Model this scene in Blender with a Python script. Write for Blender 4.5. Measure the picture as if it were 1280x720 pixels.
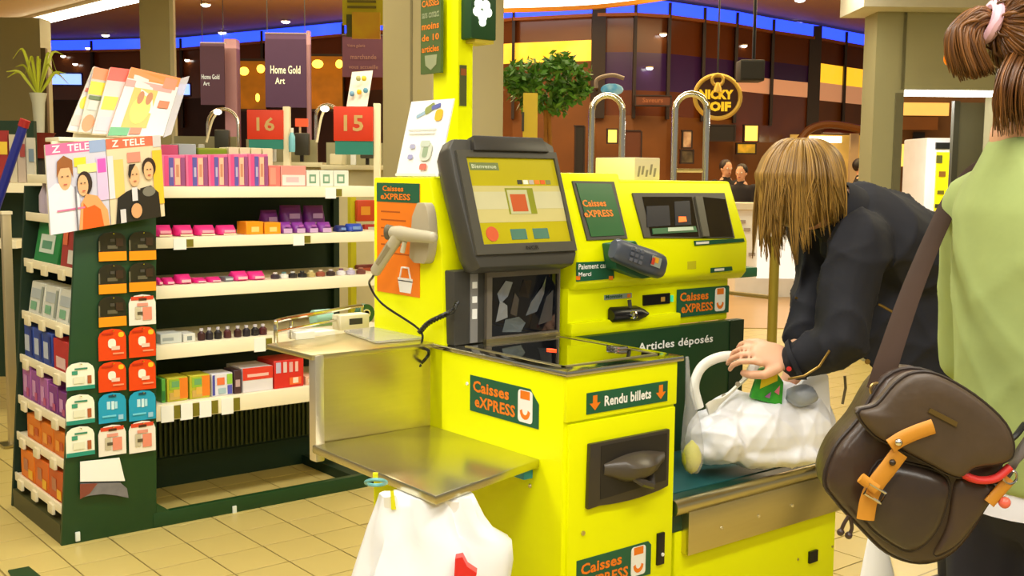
import bpy, bmesh, math, random
import numpy as np
from mathutils import Vector, Matrix
random.seed(7)
S = bpy.context.scene
COL = S.collection
for o in list(bpy.data.objects): bpy.data.objects.remove(o)

# ------------------------------------------------------------ camera
FPX, PITCH, ROLL, YAW, CAMZ = 1404.2, 0.10138, 0.01046, 0.68223, 1.40
FW = np.array([math.sin(YAW), math.cos(YAW), 0.0])
RT = np.array([math.cos(YAW), -math.sin(YAW), 0.0])
UP = np.array([0, 0, 1.0])
_fw = FW*math.cos(PITCH) - UP*math.sin(PITCH)
_up = np.cross(RT, _fw)
_r2 = RT*math.cos(ROLL) + _up*math.sin(ROLL)
_u2 = -RT*math.sin(ROLL) + _up*math.cos(ROLL)
CAMP = np.array([0, 0, CAMZ])
cam = bpy.data.cameras.new('camera')
camo = bpy.data.objects.new('camera', cam); COL.objects.link(camo)
cam.sensor_fit = 'HORIZONTAL'; cam.sensor_width = 36.0; cam.lens = FPX/1280*36.0
cam.clip_start = 0.05; cam.clip_end = 200
m = Matrix.Identity(4)
for i in range(3):
    m[i][0], m[i][1], m[i][2], m[i][3] = _r2[i], _u2[i], -_fw[i], CAMP[i]
camo.matrix_world = m
S.camera = camo

# ------------------------------------------------------------ light
S.view_settings.view_transform = 'Standard'
S.view_settings.look = 'None'
S.view_settings.gamma = 1.0
S.view_settings.use_curve_mapping = False
S.view_settings.exposure = 0.12
W = bpy.data.worlds.new('world'); S.world = W; W.use_nodes = True
W.node_tree.nodes['Background'].inputs[0].default_value = (1.0, 0.93, 0.78, 1)
W.node_tree.nodes['Background'].inputs[1].default_value = 0.28

def area(name, loc, sx, sy, e, col, rotz=0.0, rx=0.0):
    l = bpy.data.lights.new(name, 'AREA'); l.shape = 'RECTANGLE'
    l.size = sx; l.size_y = sy; l.energy = e; l.color = col
    o = bpy.data.objects.new(name, l); COL.objects.link(o)
    o.location = loc; o.rotation_euler = (rx, 0, rotz)
    return o
NEUTRAL = (1.0, 0.97, 0.90); WARM = (1.0, 0.90, 0.62); AMBER = (1.0, 0.72, 0.36)
def atd_(u, v, D):
    d = _fw + _r2*((u-640)/FPX) - _u2*((v-360)/FPX); return CAMP + d*(D/(d@FW))
# fluorescent rows under the store ceiling; near ones neutral, standing in for a flash
area('ceiling_lamp_light', (0.3, 0.6, 2.94), 4.5, 0.35, 95, NEUTRAL)
area('ceiling_lamp_light', (0.6, -1.6, 2.94), 4.5, 0.35, 95, NEUTRAL)
area('ceiling_lamp_light', (1.2, 2.9, 2.94), 5.0, 0.35, 95, NEUTRAL)
area('ceiling_lamp_light', (1.4, 5.6, 2.94), 6.0, 0.35, 75, WARM)
area('ceiling_lamp_light', (5.2, 1.4, 2.94), 3.0, 0.35, 50, WARM)
area('ceiling_lamp_light', (5.6, 5.0, 2.94), 4.0, 0.35, 60, WARM)
area('gallery_lamp_light', tuple(FW*15 + RT*(-3) + UP*4.1), 9, 3, 420, AMBER, -YAW)
area('gallery_lamp_light', tuple(FW*15 + RT*(5) + UP*4.1), 7, 3, 320, AMBER, -YAW)
area('gallery_lamp_light', tuple(FW*11 + RT*(0.5) + UP*4.1), 7, 1.5, 120, WARM, -YAW)
area('doorway_lamp_light', tuple(atd_(1180, 122, 9.3)), 1.0, .15, 28, NEUTRAL, -YAW)
# uplights of the ceiling cove
area('cove_uplight', tuple(FW*17 + RT*(-4) + UP*3.3), 8, 2, 150, AMBER, -YAW, math.pi)
area('cove_uplight', tuple(FW*16 + RT*(5) + UP*3.3), 6, 2, 70, WARM, -YAW, math.pi)

# ------------------------------------------------------------ geometry helpers
def ray(u, v): return _fw + _r2*((u-640)/FPX) - _u2*((v-360)/FPX)
def atz(u, v, z): d = ray(u, v); return CAMP + d*((z-CAMZ)/d[2])
def atx(u, v, x): d = ray(u, v); return CAMP + d*(x/d[0])
def aty(u, v, y): d = ray(u, v); return CAMP + d*(y/d[1])
def atd(u, v, D): d = ray(u, v); return CAMP + d*(D/(d@FW))
def hit(u, v, P0, n): d = ray(u, v); n = np.array(n); return CAMP + d*(((np.array(P0)-CAMP)@n)/(d@n))
def A(*p): return np.array(p, float)
def nrm(v): v = np.array(v, float); return v/np.linalg.norm(v)
EX, EY, EZ = A(1,0,0), A(0,1,0), A(0,0,1)

class MB:
    def __init__(s): s.v = []; s.f = []; s.c = None
    def add(s, vs, fs):
        n = len(s.v); s.v += [tuple(map(float, p)) for p in vs]; s.f += [tuple(i+n for i in f) for f in fs]; return s
    def box(s, x0, x1, y0, y1, z0, z1):
        return s.obox((x0, y0, z0), (x1-x0, 0, 0), (0, y1-y0, 0), (0, 0, z1-z0))
    def obox(s, O, a, b, c):
        O, a, b, c = map(lambda q: np.array(q, float), (O, a, b, c))
        vs = [O, O+a, O+a+b, O+b, O+c, O+a+c, O+a+b+c, O+b+c]
        return s.add(vs, [(0,3,2,1), (4,5,6,7), (0,1,5,4), (1,2,6,5), (2,3,7,6), (3,0,4,7)])
    def prism(s, pts, ext):
        pts = [np.array(p, float) for p in pts]; e = np.array(ext, float); n = len(pts)
        return s.add(pts + [p+e for p in pts],
                     [tuple(range(n-1, -1, -1)), tuple(range(n, 2*n))] + [(i, (i+1) % n, (i+1) % n+n, i+n) for i in range(n)])
    def loft(s, rings, caps=True, closed=False):
        n = len(rings[0]); k = len(rings)
        vs = [p for r in rings for p in r]; fs = []
        for j in range(k if closed else k-1):
            for i in range(n):
                a, b = j*n, ((j+1) % k)*n
                fs.append((a+i, a+(i+1) % n, b+(i+1) % n, b+i))
        if caps and not closed: fs += [tuple(range(n-1, -1, -1)), tuple(range((k-1)*n, k*n))]
        return s.add(vs, fs)
    def tube(s, pts, r, n=8, closed=False, side=None):
        """r: number, list, or list of (across 'side', other)"""
        pts = [np.array(p, float) for p in pts]; k = len(pts); rings = []
        prev = None
        for i, p in enumerate(pts):
            if closed: t = pts[(i+1) % k]-pts[i-1]
            else: t = pts[min(i+1, k-1)]-pts[max(i-1, 0)]
            t = nrm(t)
            if side is not None: a = np.array(side, float)
            elif prev is None: a = A(0,0,1) if abs(t[2]) < 0.9 else A(1,0,0)
            else: a = prev
            a = a - t*(a@t); a = nrm(a); b = np.cross(t, a); prev = a
            rr = r[i] if isinstance(r, (list, tuple)) else r
            ra, rb = rr if isinstance(rr, (list, tuple)) else (rr, rr)
            rings.append([p + a*ra*math.cos(q*2*math.pi/n) + b*rb*math.sin(q*2*math.pi/n) for q in range(n)])
        return s.loft(rings, True, closed)
    def ell(s, c, rx, ry, rz, nu=12, nv=8, R=None):
        c = np.array(c, float); rings = []
        R = np.eye(3) if R is None else np.array(R)
        for j in range(1, nv):
            th = math.pi*j/nv
            rings.append([c + R@A(rx*math.sin(th)*math.cos(2*math.pi*i/nu), ry*math.sin(th)*math.sin(2*math.pi*i/nu), rz*math.cos(th)) for i in range(nu)])
        return s.loft(rings)
    def lathe(s, c, prof, n=16, axis=(0,0,1)):
        ax = nrm(axis); a = nrm(np.cross(ax, A(1,0,0) if abs(ax[0]) < .9 else A(0,1,0))); b = np.cross(ax, a)
        c = np.array(c, float)
        return s.loft([[c + ax*h + (a*math.cos(2*math.pi*i/n) + b*math.sin(2*math.pi*i/n))*max(r, 1e-4) for i in range(n)] for r, h in prof])
    def grid(s, P, thick=None):
        """P[j][i] points"""
        k, n = len(P), len(P[0])
        return s.add([p for r in P for p in r], [(j*n+i, j*n+i+1, (j+1)*n+i+1, (j+1)*n+i) for j in range(k-1) for i in range(n-1)])

def capsule_chain(mb, pts, radii, n=14, side=None):
    """rounded tapered limb"""
    pts = [np.array(p, float) for p in pts]
    rr = [r if isinstance(r, (tuple, list)) else (r, r) for r in radii]
    t0 = nrm(pts[0]-pts[1]); t1 = nrm(pts[-1]-pts[-2])
    P = []; Rr = []
    for q in (0.95, 0.7, 0.35):
        P.append(pts[0]+t0*min(rr[0])*q); k = math.sqrt(1-q*q); Rr.append((rr[0][0]*k, rr[0][1]*k))
    P += pts; Rr += rr
    for q in (0.35, 0.7, 0.95):
        P.append(pts[-1]+t1*min(rr[-1])*q); k = math.sqrt(1-q*q); Rr.append((rr[-1][0]*k, rr[-1][1]*k))
    return mb.tube(P, Rr, n, side=side)

def catmull(pts, k=6):
    P = [np.array(p, float) for p in pts]; P = [2*P[0]-P[1]] + P + [2*P[-1]-P[-2]]; out = []
    for i in range(1, len(P)-2):
        for j in range(k):
            t = j/k
            out.append(.5*((2*P[i]) + (-P[i-1]+P[i+1])*t + (2*P[i-1]-5*P[i]+4*P[i+1]-P[i+2])*t*t + (-P[i-1]+3*P[i]-3*P[i+1]+P[i+2])*t**3))
    out.append(P[-2]); return out

# ------------------------------------------------------------ materials
def lin(c):
    return tuple(((x/255)/12.92 if x/255 <= .04045 else ((x/255+.055)/1.055)**2.4) for x in c)
_M = {}
def mat(name, rgb, rough=.5, metal=0., var=.08, scale=8., bump=0., emit=0., alpha=1., trans=0., ecol=None, stretch=None, attr=False, sub=0., coat=0., rgb2=None, spec=None):
    if name in _M: return _M[name]
    M_ = bpy.data.materials.new(name); M_.use_nodes = True; nt = M_.node_tree
    B = nt.nodes['Principled BSDF']; c = lin(rgb)
    tc = nt.nodes.new('ShaderNodeTexCoord'); mp = nt.nodes.new('ShaderNodeMapping')
    nt.links.new(tc.outputs['Object'], mp.inputs['Vector'])
    if stretch: mp.inputs['Scale'].default_value = stretch
    nz = nt.nodes.new('ShaderNodeTexNoise'); nz.inputs['Scale'].default_value = scale; nz.inputs['Detail'].default_value = 3
    nt.links.new(mp.outputs[0], nz.inputs['Vector'])
    mx = nt.nodes.new('ShaderNodeMix'); mx.data_type = 'RGBA'
    c2 = lin(rgb2) if rgb2 else tuple(min(1, x*(1+var)) for x in c)
    c1 = c if rgb2 else tuple(x*(1-var) for x in c)
    mx.inputs[6].default_value = (*c1, 1); mx.inputs[7].default_value = (*c2, 1)
    if rgb2:
        rp = nt.nodes.new('ShaderNodeValToRGB'); rp.color_ramp.elements[0].position = .38; rp.color_ramp.elements[1].position = .62
        nt.links.new(nz.outputs[0], rp.inputs[0]); nt.links.new(rp.outputs[0], mx.inputs[0])
    else: nt.links.new(nz.outputs[0], mx.inputs[0])
    out = mx.outputs[2]
    if attr:
        at = nt.nodes.new('ShaderNodeAttribute'); at.attribute_name = 'tint'
        m2 = nt.nodes.new('ShaderNodeMix'); m2.data_type = 'RGBA'; m2.blend_type = 'MULTIPLY'; m2.inputs[0].default_value = 1
        nt.links.new(out, m2.inputs[6]); nt.links.new(at.outputs['Color'], m2.inputs[7]); out = m2.outputs[2]
    nt.links.new(out, B.inputs['Base Color'])
    B.inputs['Roughness'].default_value = rough; B.inputs['Metallic'].default_value = metal
    if spec is not None: B.inputs['Specular IOR Level'].default_value = spec
    if coat: B.inputs['Coat Weight'].default_value = coat
    if alpha < 1: B.inputs['Alpha'].default_value = alpha
    if trans: B.inputs['Transmission Weight'].default_value = trans
    if sub: B.inputs['Subsurface Weight'].default_value = sub; B.inputs['Subsurface Scale'].default_value = .02
    if emit:
        B.inputs['Emission Color'].default_value = (*(lin(ecol) if ecol else c), 1); B.inputs['Emission Strength'].default_value = emit
    if bump:
        bp = nt.nodes.new('ShaderNodeBump'); bp.inputs['Strength'].default_value = bump; bp.inputs['Distance'].default_value = .01
        nt.links.new(nz.outputs[0], bp.inputs['Height']); nt.links.new(bp.outputs[0], B.inputs['Normal'])
    _M[name] = M_; return M_
def cm(rgb, rough=.5, **k):
    return mat('paint_%d_%d_%d_%d' % (*rgb, int(rough*100)), rgb, rough, **k)

YEL = mat('yellow_enamel', (240, 246, 0), .36, var=.03, scale=3, spec=.2)
STEEL = mat('brushed_steel', (212, 202, 160), .3, 1., .06, 6, stretch=(1, 1, 14))
MIRROR = mat('polished_steel', (205, 205, 195), .1, 1., .05, 4)
CHROME = mat('chrome_tube', (225, 222, 215), .1, 1., .03)
GREEN = mat('dark_green_enamel', (18, 62, 26), .45, var=.1, scale=3)
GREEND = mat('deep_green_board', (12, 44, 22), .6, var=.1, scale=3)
SGREEN = mat('sign_green', (24, 92, 62), .5, var=.05)
SORANGE = mat('sign_orange', (242, 128, 18), .5, var=.05)
WHITE = mat('white_print', (246, 246, 242), .55, var=.02)
DGREY = mat('charcoal_plastic', (62, 60, 54), .42, var=.06, scale=20)
BLACK = mat('black_plastic', (16, 16, 18), .35, var=.1)
BGLASS = mat('black_glass', (14, 16, 22), .06, var=.1, coat=.5)
CREAM = mat('cream_shelf_metal', (246, 236, 206), .5, var=.03)
WALLG = mat('greige_wall_paint', (172, 164, 124), .8, var=.04, scale=2)

# ------------------------------------------------------------ objects
def origin_of(vs): return (vs.min(0)+vs.max(0))/2*A(1,1,0) + A(0,0,vs[:,2].min())
def wloc(o):
    p = A(*o.location)
    while o.parent: o = o.parent; p = p + A(*o.location)
    return p
def obj(name, mb, material, parent=None, bevel=0., seg=2, smooth=False, ang=40, recalc=True, solid=0., sub=0):
    vs = np.array(mb.v); og = origin_of(vs)
    me = bpy.data.meshes.new(name)
    me.from_pydata([tuple(p) for p in (vs-og)], [], mb.f)
    bm = bmesh.new(); bm.from_mesh(me)
    if recalc: bmesh.ops.recalc_face_normals(bm, faces=bm.faces)
    if bevel:
        es = [e for e in bm.edges if len(e.link_faces) == 2 and e.calc_face_angle(0) > .5]
        bmesh.ops.bevel(bm, geom=es, offset=bevel, segments=seg, affect='EDGES', profile=.6, clamp_overlap=True)
    bm.to_mesh(me); bm.free()
    if mb.c is not None:
        at = me.color_attributes.new('tint', 'FLOAT_COLOR', 'POINT')
        at.data.foreach_set('color', np.array(mb.c, dtype=np.float32).ravel())
    if smooth or bevel:
        for p in me.polygons: p.use_smooth = True
        me.set_sharp_from_angle(angle=math.radians(ang))
    if material: me.materials.append(material)
    o = bpy.data.objects.new(name, me); COL.objects.link(o)
    if parent is not None:
        o.parent = parent; o.location = og - wloc(parent)
    else: o.location = og
    if solid:
        md = o.modifiers.new('thickness', 'SOLIDIFY'); md.thickness = solid; md.offset = 0
    if sub:
        md = o.modifiers.new('smooth', 'SUBSURF'); md.levels = sub; md.render_levels = sub
    return o
def tag(o, label, cat, group=None):
    o['label'] = label; o['category'] = cat
    if group: o['group'] = group
    return o
def struct(o): o['kind'] = 'structure'; return o
def thing(name, label, cat, loc, group=None):
    o = bpy.data.objects.new(name, None); COL.objects.link(o); o.location = tuple(loc); o.empty_display_size = .1
    return tag(o, label, cat, group)
def plab(o, label): o['label'] = label; return o

_txt = {}
def text_mesh(s, bold):
    k = (s, bold)
    if k not in _txt:
        cu = bpy.data.curves.new('lettering', 'FONT'); cu.body = s; cu.offset = bold; cu.resolution_u = 2; cu.space_character = 1.04
        ob = bpy.data.objects.new('lettering', cu)
        me = bpy.data.meshes.new_from_object(ob)
        v = np.array([tuple(p.co) for p in me.vertices]); f = [tuple(p.vertices) for p in me.polygons]
        bpy.data.objects.remove(ob); bpy.data.curves.remove(cu); bpy.data.meshes.remove(me)
        _txt[k] = (v, f)
    return _txt[k]
def text(s, O, a, b, w, h, material, parent, bold=.02, lift=.0008, name='lettering'):
    """flat print: fits the string into the w x h rectangle at O along unit vectors a (reading) and b (up)"""
    v, f = text_mesh(s, bold)
    lo, hi = v.min(0), v.max(0); a = nrm(a); b = nrm(b); n = np.cross(a, b)
    q = (v-lo)/np.maximum(hi-lo, 1e-6)
    mb = MB(); mb.add([np.array(O)+a*(p[0]*w)+b*(p[1]*h)+n*lift for p in q], f)
    return obj(name, mb, material, parent, recalc=False)
def plate(O, a, b, w, h, t=.002, chamfer=None, rad=None):
    """flat plate lying on a surface: O lower-left corner, grows by t along a x b"""
    a = nrm(a); b = nrm(b); n = np.cross(a, b); O = np.array(O, float); mb = MB()
    if rad:
        pts = []
        for cx, cy, t0 in ((w-rad, h-rad, 0), (rad, h-rad, 90), (rad, rad, 180), (w-rad, rad, 270)):
            for k in range(5):
                q = math.radians(t0+k*22.5); pts.append((cx+rad*math.cos(q), cy+rad*math.sin(q)))
    elif chamfer: pts = [(0, 0), (w, 0), (w, h-chamfer), (w-chamfer, h), (0, h)]
    else: pts = [(0, 0), (w, 0), (w, h), (0, h)]
    mb.prism([O+a*x+b*y for x, y in pts], n*t); return mb
def fbox(mb, u0, v0, u1, v1, D, t):
    """box spanning the pixel rectangle seen at depth D, t deep, square to the viewing direction"""
    p = atd(u0, 300 if v1 is None else v1, D)
    if v1 is None: w = float((atd(u1, 300, D)-p)@RT); p[2] = 0.
    else: w = float((atd(u1, v1, D)-p)@RT)
    h = atd(u0, v0, D)[2]-p[2]
    return mb.obox(p, RT*w, FW*t, UP*h)
ORD = ['first', 'second', 'third', 'fourth', 'fifth', 'sixth', 'seventh', 'eighth', 'ninth', 'tenth', 'eleventh', 'twelfth', 'thirteenth', 'fourteenth', 'fifteenth', 'sixteenth', 'seventeenth', 'eighteenth', 'nineteenth', 'twentieth']
# ============================================================ SETTING
def proj(P):
    P = np.array(P, float)-CAMP; return 640+FPX*(P@_r2)/(P@_fw), 360-FPX*(P@_u2)/(P@_fw)
def floor_material(name, rgb, pitch=None, x0=0, y0=0):
    M_ = mat(name, rgb, .32, var=.09, scale=2.2)
    if pitch:
        nt = M_.node_tree; B = nt.nodes['Principled BSDF']
        src = B.inputs['Base Color'].links[0].from_socket
        tc = nt.nodes.new('ShaderNodeTexCoord'); mp = nt.nodes.new('ShaderNodeMapping')
        nt.links.new(tc.outputs['Object'], mp.inputs[0]); mp.inputs['Location'].default_value = (-x0, -y0, 0)
        br = nt.nodes.new('ShaderNodeTexBrick'); br.offset = 0; br.squash = 1
        br.inputs['Scale'].default_value = 1; br.inputs['Brick Width'].default_value = pitch; br.inputs['Row Height'].default_value = pitch
        br.inputs['Mortar Size'].default_value = .004; br.inputs['Mortar Smooth'].default_value = .2
        nt.links.new(mp.outputs[0], br.inputs['Vector'])
        mx = nt.nodes.new('ShaderNodeMix'); mx.data_type = 'RGBA'
        nt.links.new(br.outputs['Fac'], mx.inputs[0]); nt.links.new(src, mx.inputs[6]); mx.inputs[7].default_value = (*lin((140, 120, 66)), 1)
        nt.links.new(mx.outputs[2], B.inputs['Base Color'])
    return M_
TP, TX, TY = .2103, 1.231, 3.76
# one slab in world coordinates; its own joints carry on where the separate tiles stop
mb = MB().box(-12, 48, -12, 48, -.12, -.0015)
floor = struct(obj('floor', mb, None))
floor.data.materials.append(floor_material('floor_tile_far', (198, 178, 108), TP, TX-18, TY-18))
TILEM = floor_material('floor_tile_glaze', (200, 180, 108))
cells = []
for i in range(-12, 40):
    for j in range(-24, 30):
        x, y = TX+i*TP+TP/2, TY+j*TP+TP/2
        D = x*FW[0]+y*FW[1]
        if D < 1.5 or D > 9: continue
        u, v = proj((x, y, 0))
        inl = (-30 < u < 490 and 560 < v < 745) and not (u > 200 and v < 575)
        inr = (895 < u < 1125 and 372 < v < 745)
        if inl or inr: cells.append((D, x, y))
cells.sort(); cells = cells[:300]
tm = None
for k, (D, x, y) in enumerate(cells):
    if tm is None:
        g = TP/2-.0022
        t0 = obj('tile', MB().box(x-g, x+g, y-g, y+g, -.001, .0012), TILEM, floor, bevel=.0012, seg=1); tm = t0
    else:
        t = tm.copy(); COL.objects.link(t); t.location = A(*tm.location)+A(x-cells[0][1], y-cells[0][2], 0)
GALF = floor_material('gallery_floor_stone', (186, 150, 98))
# gallery floor beyond the tills
p = [atd(-400, 400, 10.3), atd(1700, 400, 10.3), atd(1700, 400, 34), atd(-400, 400, 34)]
struct(obj('floor_gallery', MB().prism([A(q[0], q[1], .0005) for q in p], (0, 0, .004)), GALF))
# ceilings
CEILM = mat('ceiling_board', (206, 196, 160), .85, var=.04)
q = [FW*-5+RT*-9, FW*-5+RT*9, FW*9.9+RT*9, FW*9.9+RT*-9]
struct(obj('ceiling', MB().prism([A(a[0], a[1], 3.0) for a in q], (0, 0, .1)), CEILM))
GCEIL = mat('gallery_ceiling_plaster', (170, 132, 76), .8, var=.05, scale=1.5)
q = [FW*9.9+RT*-14, FW*9.9+RT*14, FW*34+RT*22, FW*34+RT*-22]
struct(obj('ceiling_gallery', MB().prism([A(a[0], a[1], 4.22) for a in q], (0, 0, .1)), GCEIL))
# soffit over the shop front on the side of the magazine rack, with its lamp line
sof = MB(); a0, a1 = atz(-60, 52, 3.0), atz(200, -12, 3.0)
dirv = nrm((a1-a0)*A(1,1,0)); nv = np.cross(EZ, dirv)
if nv@FW > 0: nv = -nv
sof.prism([a0-dirv*.5-nv*.15, a1+dirv*.6-nv*.15, a1+dirv*.6+nv*2.0, a0-dirv*.5+nv*2.0], (0, 0, .12))
struct(obj('ceiling_soffit', sof, CEILM))
TUBE = mat('fluorescent_lamp', (255, 252, 240), .4, emit=9, ecol=(255, 250, 235))
b0, b1 = atz(-20, 41, 2.97), atz(176, -6, 2.97)
t = thing('linear_ceiling_lamp', 'long white fluorescent lamp line along the ceiling over the magazines', 'lamp', (b0+b1)/2-A(0,0,.05))
obj('diffuser', MB().obox(b0-nv*.09-EZ*.03, b1-b0, nv*.18, EZ*.03), TUBE, t)
obj('housing', MB().obox(b0-nv*.11, b1-b0, nv*.22, EZ*.03), CREAM, t)
# wall beside the shop front (far end of the magazine side)
mb = MB(); fbox(mb, -140, 20, 58, None, 10.6, .25)
struct(obj('wall_shopfront', mb, WALLG))
# mullions of the shop front
mb = MB(); fbox(mb, 180, -30, 217, None, 9.0, .18)
struct(obj('column_shopfront', mb, WALLG, bevel=.01))
mb = MB(); fbox(mb, 58, 60, 64, None, 10.4, .05)
struct(obj('trim_1', mb, mat('bronze_frame', (110, 96, 66), .5, .3)))
mb = MB(); fbox(mb, 217, -20, 222, None, 9.0, .05)
struct(obj('trim_2', mb, mat('pale_frame', (206, 200, 168), .5)))
# square structural column behind the till post
c0, c1 = atd(483, 100, 6.2), atd(630, 100, 5.85)
s_ = .45
corner = A(c1[0]-s_, c1[1], 0)
mb = MB().box(corner[0], corner[0]+s_, corner[1], corner[1]+s_, 0, 3.0)
col = struct(obj('column_store', mb, mat('column_paint', (176, 164, 122), .7, var=.04, scale=2), bevel=.012))
y_ = corner[1]+.17
obj('joint_strip', MB().box(corner[0]-.004, corner[0]+.002, y_, y_+.016, 0, 3.0), mat('joint_grey', (132, 122, 88), .7), col)
# wall with the doorway beyond the two customers
DW = 8.5
GW = mat('grey_green_wall', (158, 156, 124), .75, var=.04, scale=2)
wd = MB(); fbox(wd, 1085, 8, 1122, None, DW, .3); struct(obj('wall_doorway', wd, GW))
wd = MB(); fbox(wd, 1122, 8, 1243, 112, DW, .3); struct(obj('wall_lintel', wd, GW))
wd = MB(); fbox(wd, 1243, 8, 1420, None, DW, .3); struct(obj('wall_beyond', wd, GW))
wd = MB(); fbox(wd, 1080, -60, 1430, 8, DW-.25, .6); struct(obj('ceiling_bulkhead', wd, mat('bulkhead_white', (206, 204, 196), .8)))
wd = MB(); fbox(wd, 1112, 116, 1122, None, DW-.02, .36); struct(obj('trim_3', wd, mat('jamb_dark', (104, 102, 80), .6)))
lt = MB(); fbox(lt, 1122, 112, 1243, 119, DW+.02, .1)
tag(obj('doorway_lamp', lt, TUBE), 'slim white strip lamp across the top of the doorway', 'lamp')
dl = thing('door_1', 'plain grey door leaf standing open in the doorway', 'door', atd(1215, 452, DW+.6)*A(1,1,0)); dl['kind'] = 'structure'; del dl['category']
dm = MB(); fbox(dm, 1190, 128, 1243, None, DW+.6, .05); obj('leaf', dm, mat('door_grey', (108, 106, 84), .6), dl)
dm = MB(); fbox(dm, 1185, 126, 1192, None, DW+.58, .06); obj('edge_trim', dm, mat('door_edge', (70, 70, 58), .6), dl)

# ------------------------------------------------------------ gallery facade: curved row of shop bays
FACE = [(-120, 25.5), (20, 25), (120, 24.6), (230, 24), (330, 22.6), (430, 21.3), (540, 20), (640, 18.9), (745, 18.3), (790, 18.2), (832, 18.4), (875, 18.9), (915, 19.4), (960, 20.2), (1012, 21), (1050, 21.8), (1087, 22.6), (1180, 24), (1300, 26)]
def gp(u, D, z): p = atd(u, 221, D); return A(p[0], p[1], z)
BLUE = mat('blue_neon', (40, 70, 255), .4, emit=2.6, ecol=(34, 62, 255))
BROWN = mat('brown_upper_glazing', (104, 54, 20), .22, var=.25, scale=1.2)
WOOD = mat('reddish_wood_front', (116, 70, 22), .5, var=.25, scale=2.5)
INDIGO = mat('indigo_glazing', (66, 38, 92), .2, var=.2, scale=1)
MULL = mat('dark_mullion', (34, 18, 16), .5)
GOLDW = mat('lit_gold_interior', (255, 196, 40), .5, emit=1.0, ecol=(255, 190, 40), rgb2=(255, 226, 120), scale=1.4)
PINKW = mat('lit_blush_interior', (222, 160, 120), .6, emit=.45, ecol=(226, 160, 112))
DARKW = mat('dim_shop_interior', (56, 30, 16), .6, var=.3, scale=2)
fac = MB()
def seg(k, z0, z1, off=0., t=.06):
    (u0, d0), (u1, d1) = FACE[k], FACE[k+1]
    a, b = gp(u0, d0-off, z0), gp(u1, d1-off, z0); n = np.cross(nrm(b-a), EZ)
    if n@FW < 0: n = -n
    return MB().obox(a, b-a, n*t, EZ*(z1-z0))
wall = struct(obj('wall_gallery', seg(0, 0, .2), WOOD))
for k in range(len(FACE)-1):
    obj('neon_band', seg(k, 3.94, 4.16, .10, .05), BLUE, wall)
    obj('fascia', seg(k, 3.90, 3.95, .14, .14), mat('ochre_fascia', (150, 84, 20), .5), wall)
    u = FACE[k][0]
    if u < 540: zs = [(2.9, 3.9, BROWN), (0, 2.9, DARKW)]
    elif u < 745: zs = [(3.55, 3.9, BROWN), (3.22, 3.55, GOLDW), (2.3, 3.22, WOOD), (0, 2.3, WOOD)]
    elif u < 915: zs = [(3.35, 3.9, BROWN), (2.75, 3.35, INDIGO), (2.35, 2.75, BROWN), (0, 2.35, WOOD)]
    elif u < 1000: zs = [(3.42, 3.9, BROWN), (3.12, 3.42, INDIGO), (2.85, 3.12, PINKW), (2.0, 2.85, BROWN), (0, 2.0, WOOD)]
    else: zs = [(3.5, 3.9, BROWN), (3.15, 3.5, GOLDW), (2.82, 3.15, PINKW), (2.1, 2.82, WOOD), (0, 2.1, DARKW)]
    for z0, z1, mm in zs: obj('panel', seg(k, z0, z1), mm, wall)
    a = gp(FACE[k][0], FACE[k][1]-.05, 0); w = .22 if u in (745, 1012) else .05
    obj('mullion', MB().obox(A(a[0], a[1], 2.3)-RT*w/2-FW*.08, RT*w, FW*.12, EZ*1.84), MULL, wall)
# ============================================================ SELF-CHECKOUT
KX0, KX1, KY0, KYB, KZ = 1.78, 2.178, 1.99, 2.46, .93
K = thing('self_checkout', 'yellow self-checkout till with touch screen, cash unit and bagging platform', 'checkout', (2.3, 2.4, 0))
nY = -EY
# --- cabinet under the scanner
obj('cabinet', MB().box(KX0, KX1-.006, KY0, 2.85, 0, .918), YEL, K, bevel=.006)
o = obj('cabinet_door', MB().box(KX0+.012, KX1-.012, KY0-.010, KY0+.01, .06, .797), YEL, K, bevel=.004)
obj('coin_lock', MB().lathe((KX0+.06, KY0-.011, .52), [(.006, 0), (.006, .004)], 10, nY), STEEL, o)
obj('upper_front', MB().box(KX0+.002, KX1-.008, KY0-.010, KY0+.01, .803, .916), YEL, K, bevel=.004)
obj('cabinet_side', MB().box(KX1-.006, KX1+.004, KY0+.01, 2.40, .45, .916), SGREEN, K, bevel=.002)
# --- counter plate with scanner glass
ct = obj('counter_plate', MB().box(KX0-.006, KX1+.012, KY0-.016, KYB+.1, .916, KZ), MIRROR, K, bevel=.004)
obj('scanner_glass', plate((KX0+.04, KY0+.05, KZ), EX, EY, .32, .36, .0015, rad=.01), mat('tinted_mirror_glass', (200, 200, 185), .05, 1.), ct)
fr = MB()
for a, b in (((KX0+.03, KX1-.03), (KY0+.035, KY0+.045)), ((KX0+.03, KX0+.037), (KY0+.035, KYB-.03)), ((KX1-.037, KX1-.03), (KY0+.035, KYB-.03))):
    fr.box(a[0], a[1], b[0], b[1], KZ, KZ+.003)
obj('glass_frame', fr, STEEL, ct)
q = atz(771, 437, KZ)
obj('latch', MB().box(q[0]-.012, q[0]+.014, q[1]-.03, q[1]+.03, KZ, KZ+.012), CHROME, ct, bevel=.004)
q = atz(690, 437, KZ+.004)
obj('laser_reflection', MB().tube([q+A(-.006, .014, 0), q, q+A(.004, -.012, 0)], .0022, 6), mat('laser_red', (255, 60, 20), .4, emit=3), ct, smooth=True)  # glowing tube stands in for the red laser reflection on the counter
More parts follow.
